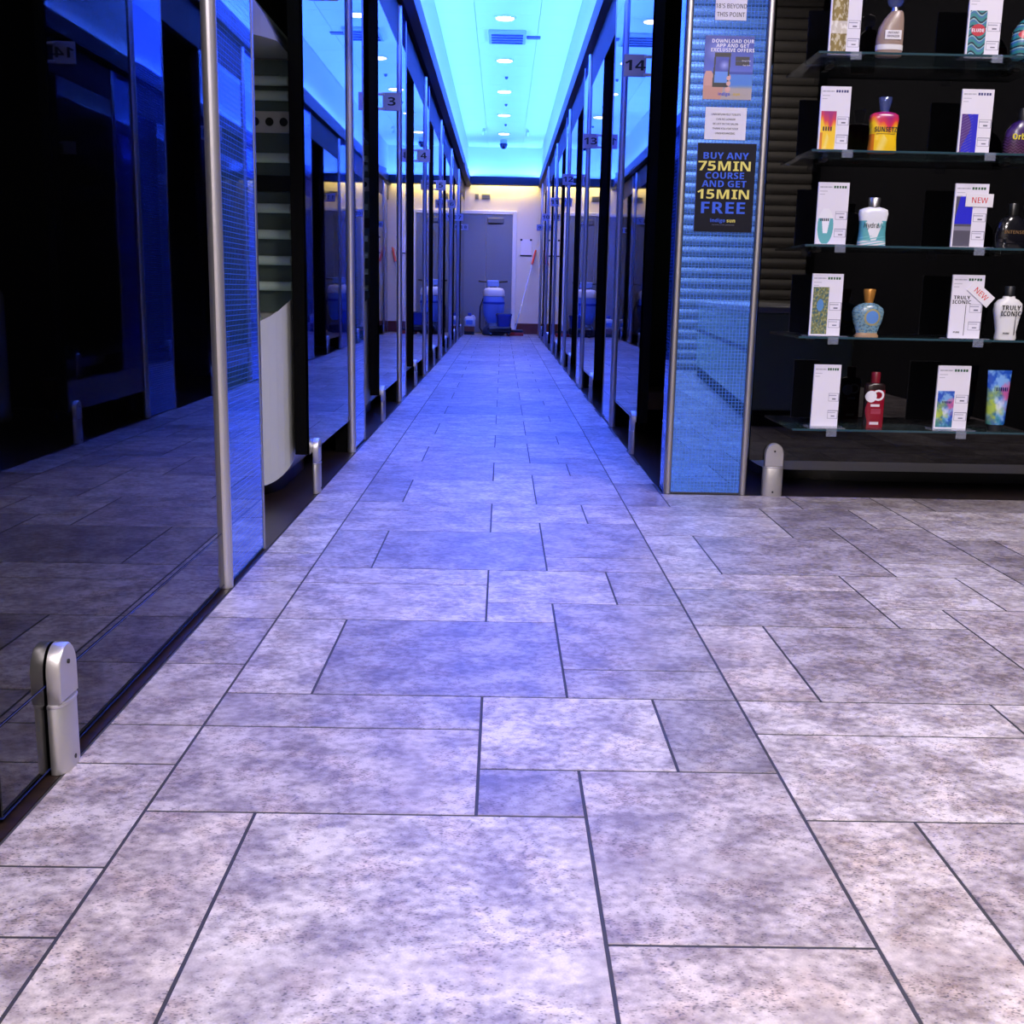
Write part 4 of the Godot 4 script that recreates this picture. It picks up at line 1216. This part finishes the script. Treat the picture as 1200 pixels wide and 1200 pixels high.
# ------------------------------------------------------------------ cleaning things at the far end
func build_far_end() -> void:
	var st: SurfaceTool
	# floor scrubber
	var t := thing("floor_scrubber", "upright floor scrubber with pale blue tank before the grey door", "floor scrubber", Vector3(-0.16, 0, -20.55))
	st = mb(); rings(st, [[0.20, 0.10, 0.10], [0.26, 0.15, 0.13], [0.36, 0.185, 0.15], [0.52, 0.20, 0.16], [0.66, 0.19, 0.155], [0.70, 0.18, 0.15]], 28, 3.2); part(st, "tank", M.pale_blue_plastic, t)
	st = mb(); rings(st, [[0.56, 0.205, 0.165], [0.575, 0.21, 0.17], [0.60, 0.205, 0.165]], 28, 3.2); part(st, "tank_rim", M.blue_plastic, t)
	st = mb(); rings(st, [[0.70, 0.195, 0.16], [0.72, 0.20, 0.165], [0.80, 0.19, 0.16], [0.84, 0.16, 0.14], [0.85, 0.10, 0.10]], 28, 3.4); part(st, "tank_lid", M.white_plastic, t)
	st = mb(); rings(st, [[0.0, 0.19, 0.17], [0.02, 0.21, 0.19], [0.10, 0.20, 0.18], [0.20, 0.12, 0.12], [0.24, 0.10, 0.10]], 28, 3.4); part(st, "brush_deck", M.grey_plastic, t)
	st = mb(); tube(st, [Vector3(-0.10, 0.72, -0.17), Vector3(-0.10, 0.92, -0.16)], 0.018, 10); tube(st, [Vector3(0.06, 0.72, -0.17), Vector3(0.06, 0.92, -0.16)], 0.018, 10); part(st, "handle_stem", M.satin_steel, t)
	st = mb(); box(st, Vector3(-0.13, 0.87, -0.19), Vector3(0.09, 0.985, -0.10), 0.015); part(st, "control_box", M.pale_blue_plastic, t)
	for s in [-1.0, 1.0]:
		st = mb(); tube(st, [Vector3(-0.02 + s * 0.10, 0.955, -0.14), Vector3(-0.02 + s * 0.21, 0.96, -0.13), Vector3(-0.02 + s * 0.26, 0.965, -0.10)], 0.016, 10); part(st, "handlebar", M.dark_plastic, t)
	st = mb(); tube(st, [Vector3(-0.19, 0.66, -0.05), Vector3(-0.25, 0.5, -0.05), Vector3(-0.25, 0.12, -0.05), Vector3(-0.20, 0.05, 0.0)], 0.014, 10); part(st, "hose", M.dark_plastic, t)
	# bucket on its trolley
	t = thing("mop_bucket", "dark blue mop bucket on a low black trolley", "bucket", Vector3(0.0, 0, -20.15))
	st = mb(); box(st, Vector3(-0.26, 0.05, -0.15), Vector3(0.17, 0.17, 0.15), 0.03); part(st, "trolley", M.dark_plastic, t)
	for p in [[-0.20, -0.11], [0.12, -0.11], [-0.20, 0.11], [0.12, 0.11]]:
		st = mb(); rings(st, [[-0.012, 0.03, 0.03], [0.012, 0.03, 0.03]], 16)
		var w := part(st, "wheel", M.grey_plastic, t); w.position = Vector3(p[0], 0.03, p[1]); w.rotation.z = PI / 2
	st = mb(); rings(st, [[0.17, 0.115, 0.10], [0.18, 0.12, 0.105], [0.36, 0.14, 0.12], [0.37, 0.148, 0.128], [0.385, 0.148, 0.128]], 28, 3.6, Vector3(0.03, 0, 0)); part(st, "bucket", M.blue_plastic, t)
	st = mb(); box(st, Vector3(-0.11, 0.36, -0.10), Vector3(0.17, 0.40, 0.10), 0.01); part(st, "wringer", M.dark_plastic, t)
	# jug on a box
	t = thing("cardboard_box", "small brown cardboard box on the floor under the white jug", "box", Vector3(-0.60, 0, -20.55))
	st = mb(); box(st, Vector3(-0.09, 0.0, -0.09), Vector3(0.09, 0.15, 0.09), 0.004); part(st, "carton", M.cardboard, t)
	st = mb(); box(st, Vector3(-0.091, 0.0, 0.06), Vector3(0.091, 0.06, 0.0915), 0.001); part(st, "printed_band", M.dark_plastic, t)
	t = thing("plastic_jug", "white plastic cleaner jug with dark blue cap standing on a small box", "jug", Vector3(-0.60, 0.15, -20.55))
	st = mb(); rings(st, [[0.0, 0.10, 0.075], [0.01, 0.105, 0.08], [0.13, 0.105, 0.08], [0.17, 0.08, 0.06], [0.185, 0.03, 0.03]], 24, 4.0); part(st, "body", M.white_plastic, t)
	st = mb(); rings(st, [[0.183, 0.036, 0.036], [0.24, 0.034, 0.034]], 20); part(st, "cap", M.blue_plastic, t)
	st = mb(); tube(st, [Vector3(0.03, 0.18, 0), Vector3(0.075, 0.195, 0), Vector3(0.10, 0.16, 0), Vector3(0.098, 0.12, 0)], 0.013, 8); part(st, "handle", M.white_plastic, t)
	st = mb(); box(st, Vector3(-0.06, 0.03, 0.0795), Vector3(0.06, 0.11, 0.0815)); part(st, "label_band", M.pale_blue_plastic, t)
	# broom
	t = thing("broom", "broom with thin steel handle and red grip leaning on the cream wall", "broom", Vector3(0.235, 0, -20.35))
	var p0 := Vector3(0.0, 0.10, 0.0)
	var p1 := Vector3(0.365, 1.55, -0.80)
	st = mb(); tube(st, [p0, p0.lerp(p1, 0.84)], 0.011, 10); part(st, "handle", M.satin_steel, t)
	st = mb(); tube(st, [p0.lerp(p1, 0.82), p0.lerp(p1, 0.90), p1], 0.024, 12, 0.018); part(st, "grip", M.red_plastic, t)
	st = mb(); box(st, Vector3(-0.15, 0.06, -0.03), Vector3(0.15, 0.11, 0.03), 0.01); part(st, "brush_block", M.dark_plastic, t)
	st = mb(); box(st, Vector3(-0.155, 0.0, -0.035), Vector3(0.155, 0.06, 0.035), 0.006); part(st, "bristles", M.red_plastic, t)

# ------------------------------------------------------------------ the shop behind the visitor, seen in the mirrors
func build_shop_behind() -> void:
	var o := struct("wall_front", "closed roller shutter across the shop front", "wall")
	var st := mb(); box(st, Vector3(XLO, -0.02, ZF + 0.06), Vector3(XRO, 3.9, ZF + 0.16)); part(st, "backing", M.charcoal, o)
	var pg := PackedVector2Array()
	for k in 9:
		var a := PI * k / 8.0
		pg.append(Vector2(sin(a) * 0.022, -0.05 + 0.10 * k / 8.0))
	pg.append(Vector2(-0.004, 0.05)); pg.append(Vector2(-0.004, -0.05))
	st = mb()
	prism(st, pg, 0.0, XRO - XLO - 0.2, 0.0, true)
	st.generate_normals()
	var me := st.commit()
	for k in 35:
		var s := MeshInstance3D.new()
		s.name = "slat"
		s.mesh = me
		s.material_override = M.shutter
		o.add_child(s, true)
		s.rotation = Vector3(0, PI / 2, 0)
		s.position = Vector3(XLO + 0.1, 0.06 + 0.108 * k, ZF + 0.03)
	# reception counter along the right
	var t := thing("reception_counter", "pale green reception counter with dark plinth, mirrored in the mosaic column", "counter", Vector3(1.56, 0, -2.0))
	t.rotation.y = 0.0924
	st = mb(); box(st, Vector3(0.0, 0.10, -0.0), Vector3(0.6, 0.70, 4.4), 0.01); part(st, "front", M.counter, t)
	st = mb(); box(st, Vector3(0.02, 0.0, 0.02), Vector3(0.58, 0.10, 4.38)); part(st, "plinth", M.black, t)
	st = mb(); box(st, Vector3(-0.03, 0.70, -0.03), Vector3(0.62, 0.74, 4.42), 0.006); part(st, "top", M.white_gloss, t)
	st = mb(); box(st, Vector3(-0.006, 0.44, 0.01), Vector3(0.0, 0.47, 4.39)); part(st, "grey_stripe", M.grey_plastic, t)  # grey stripe along the counter front
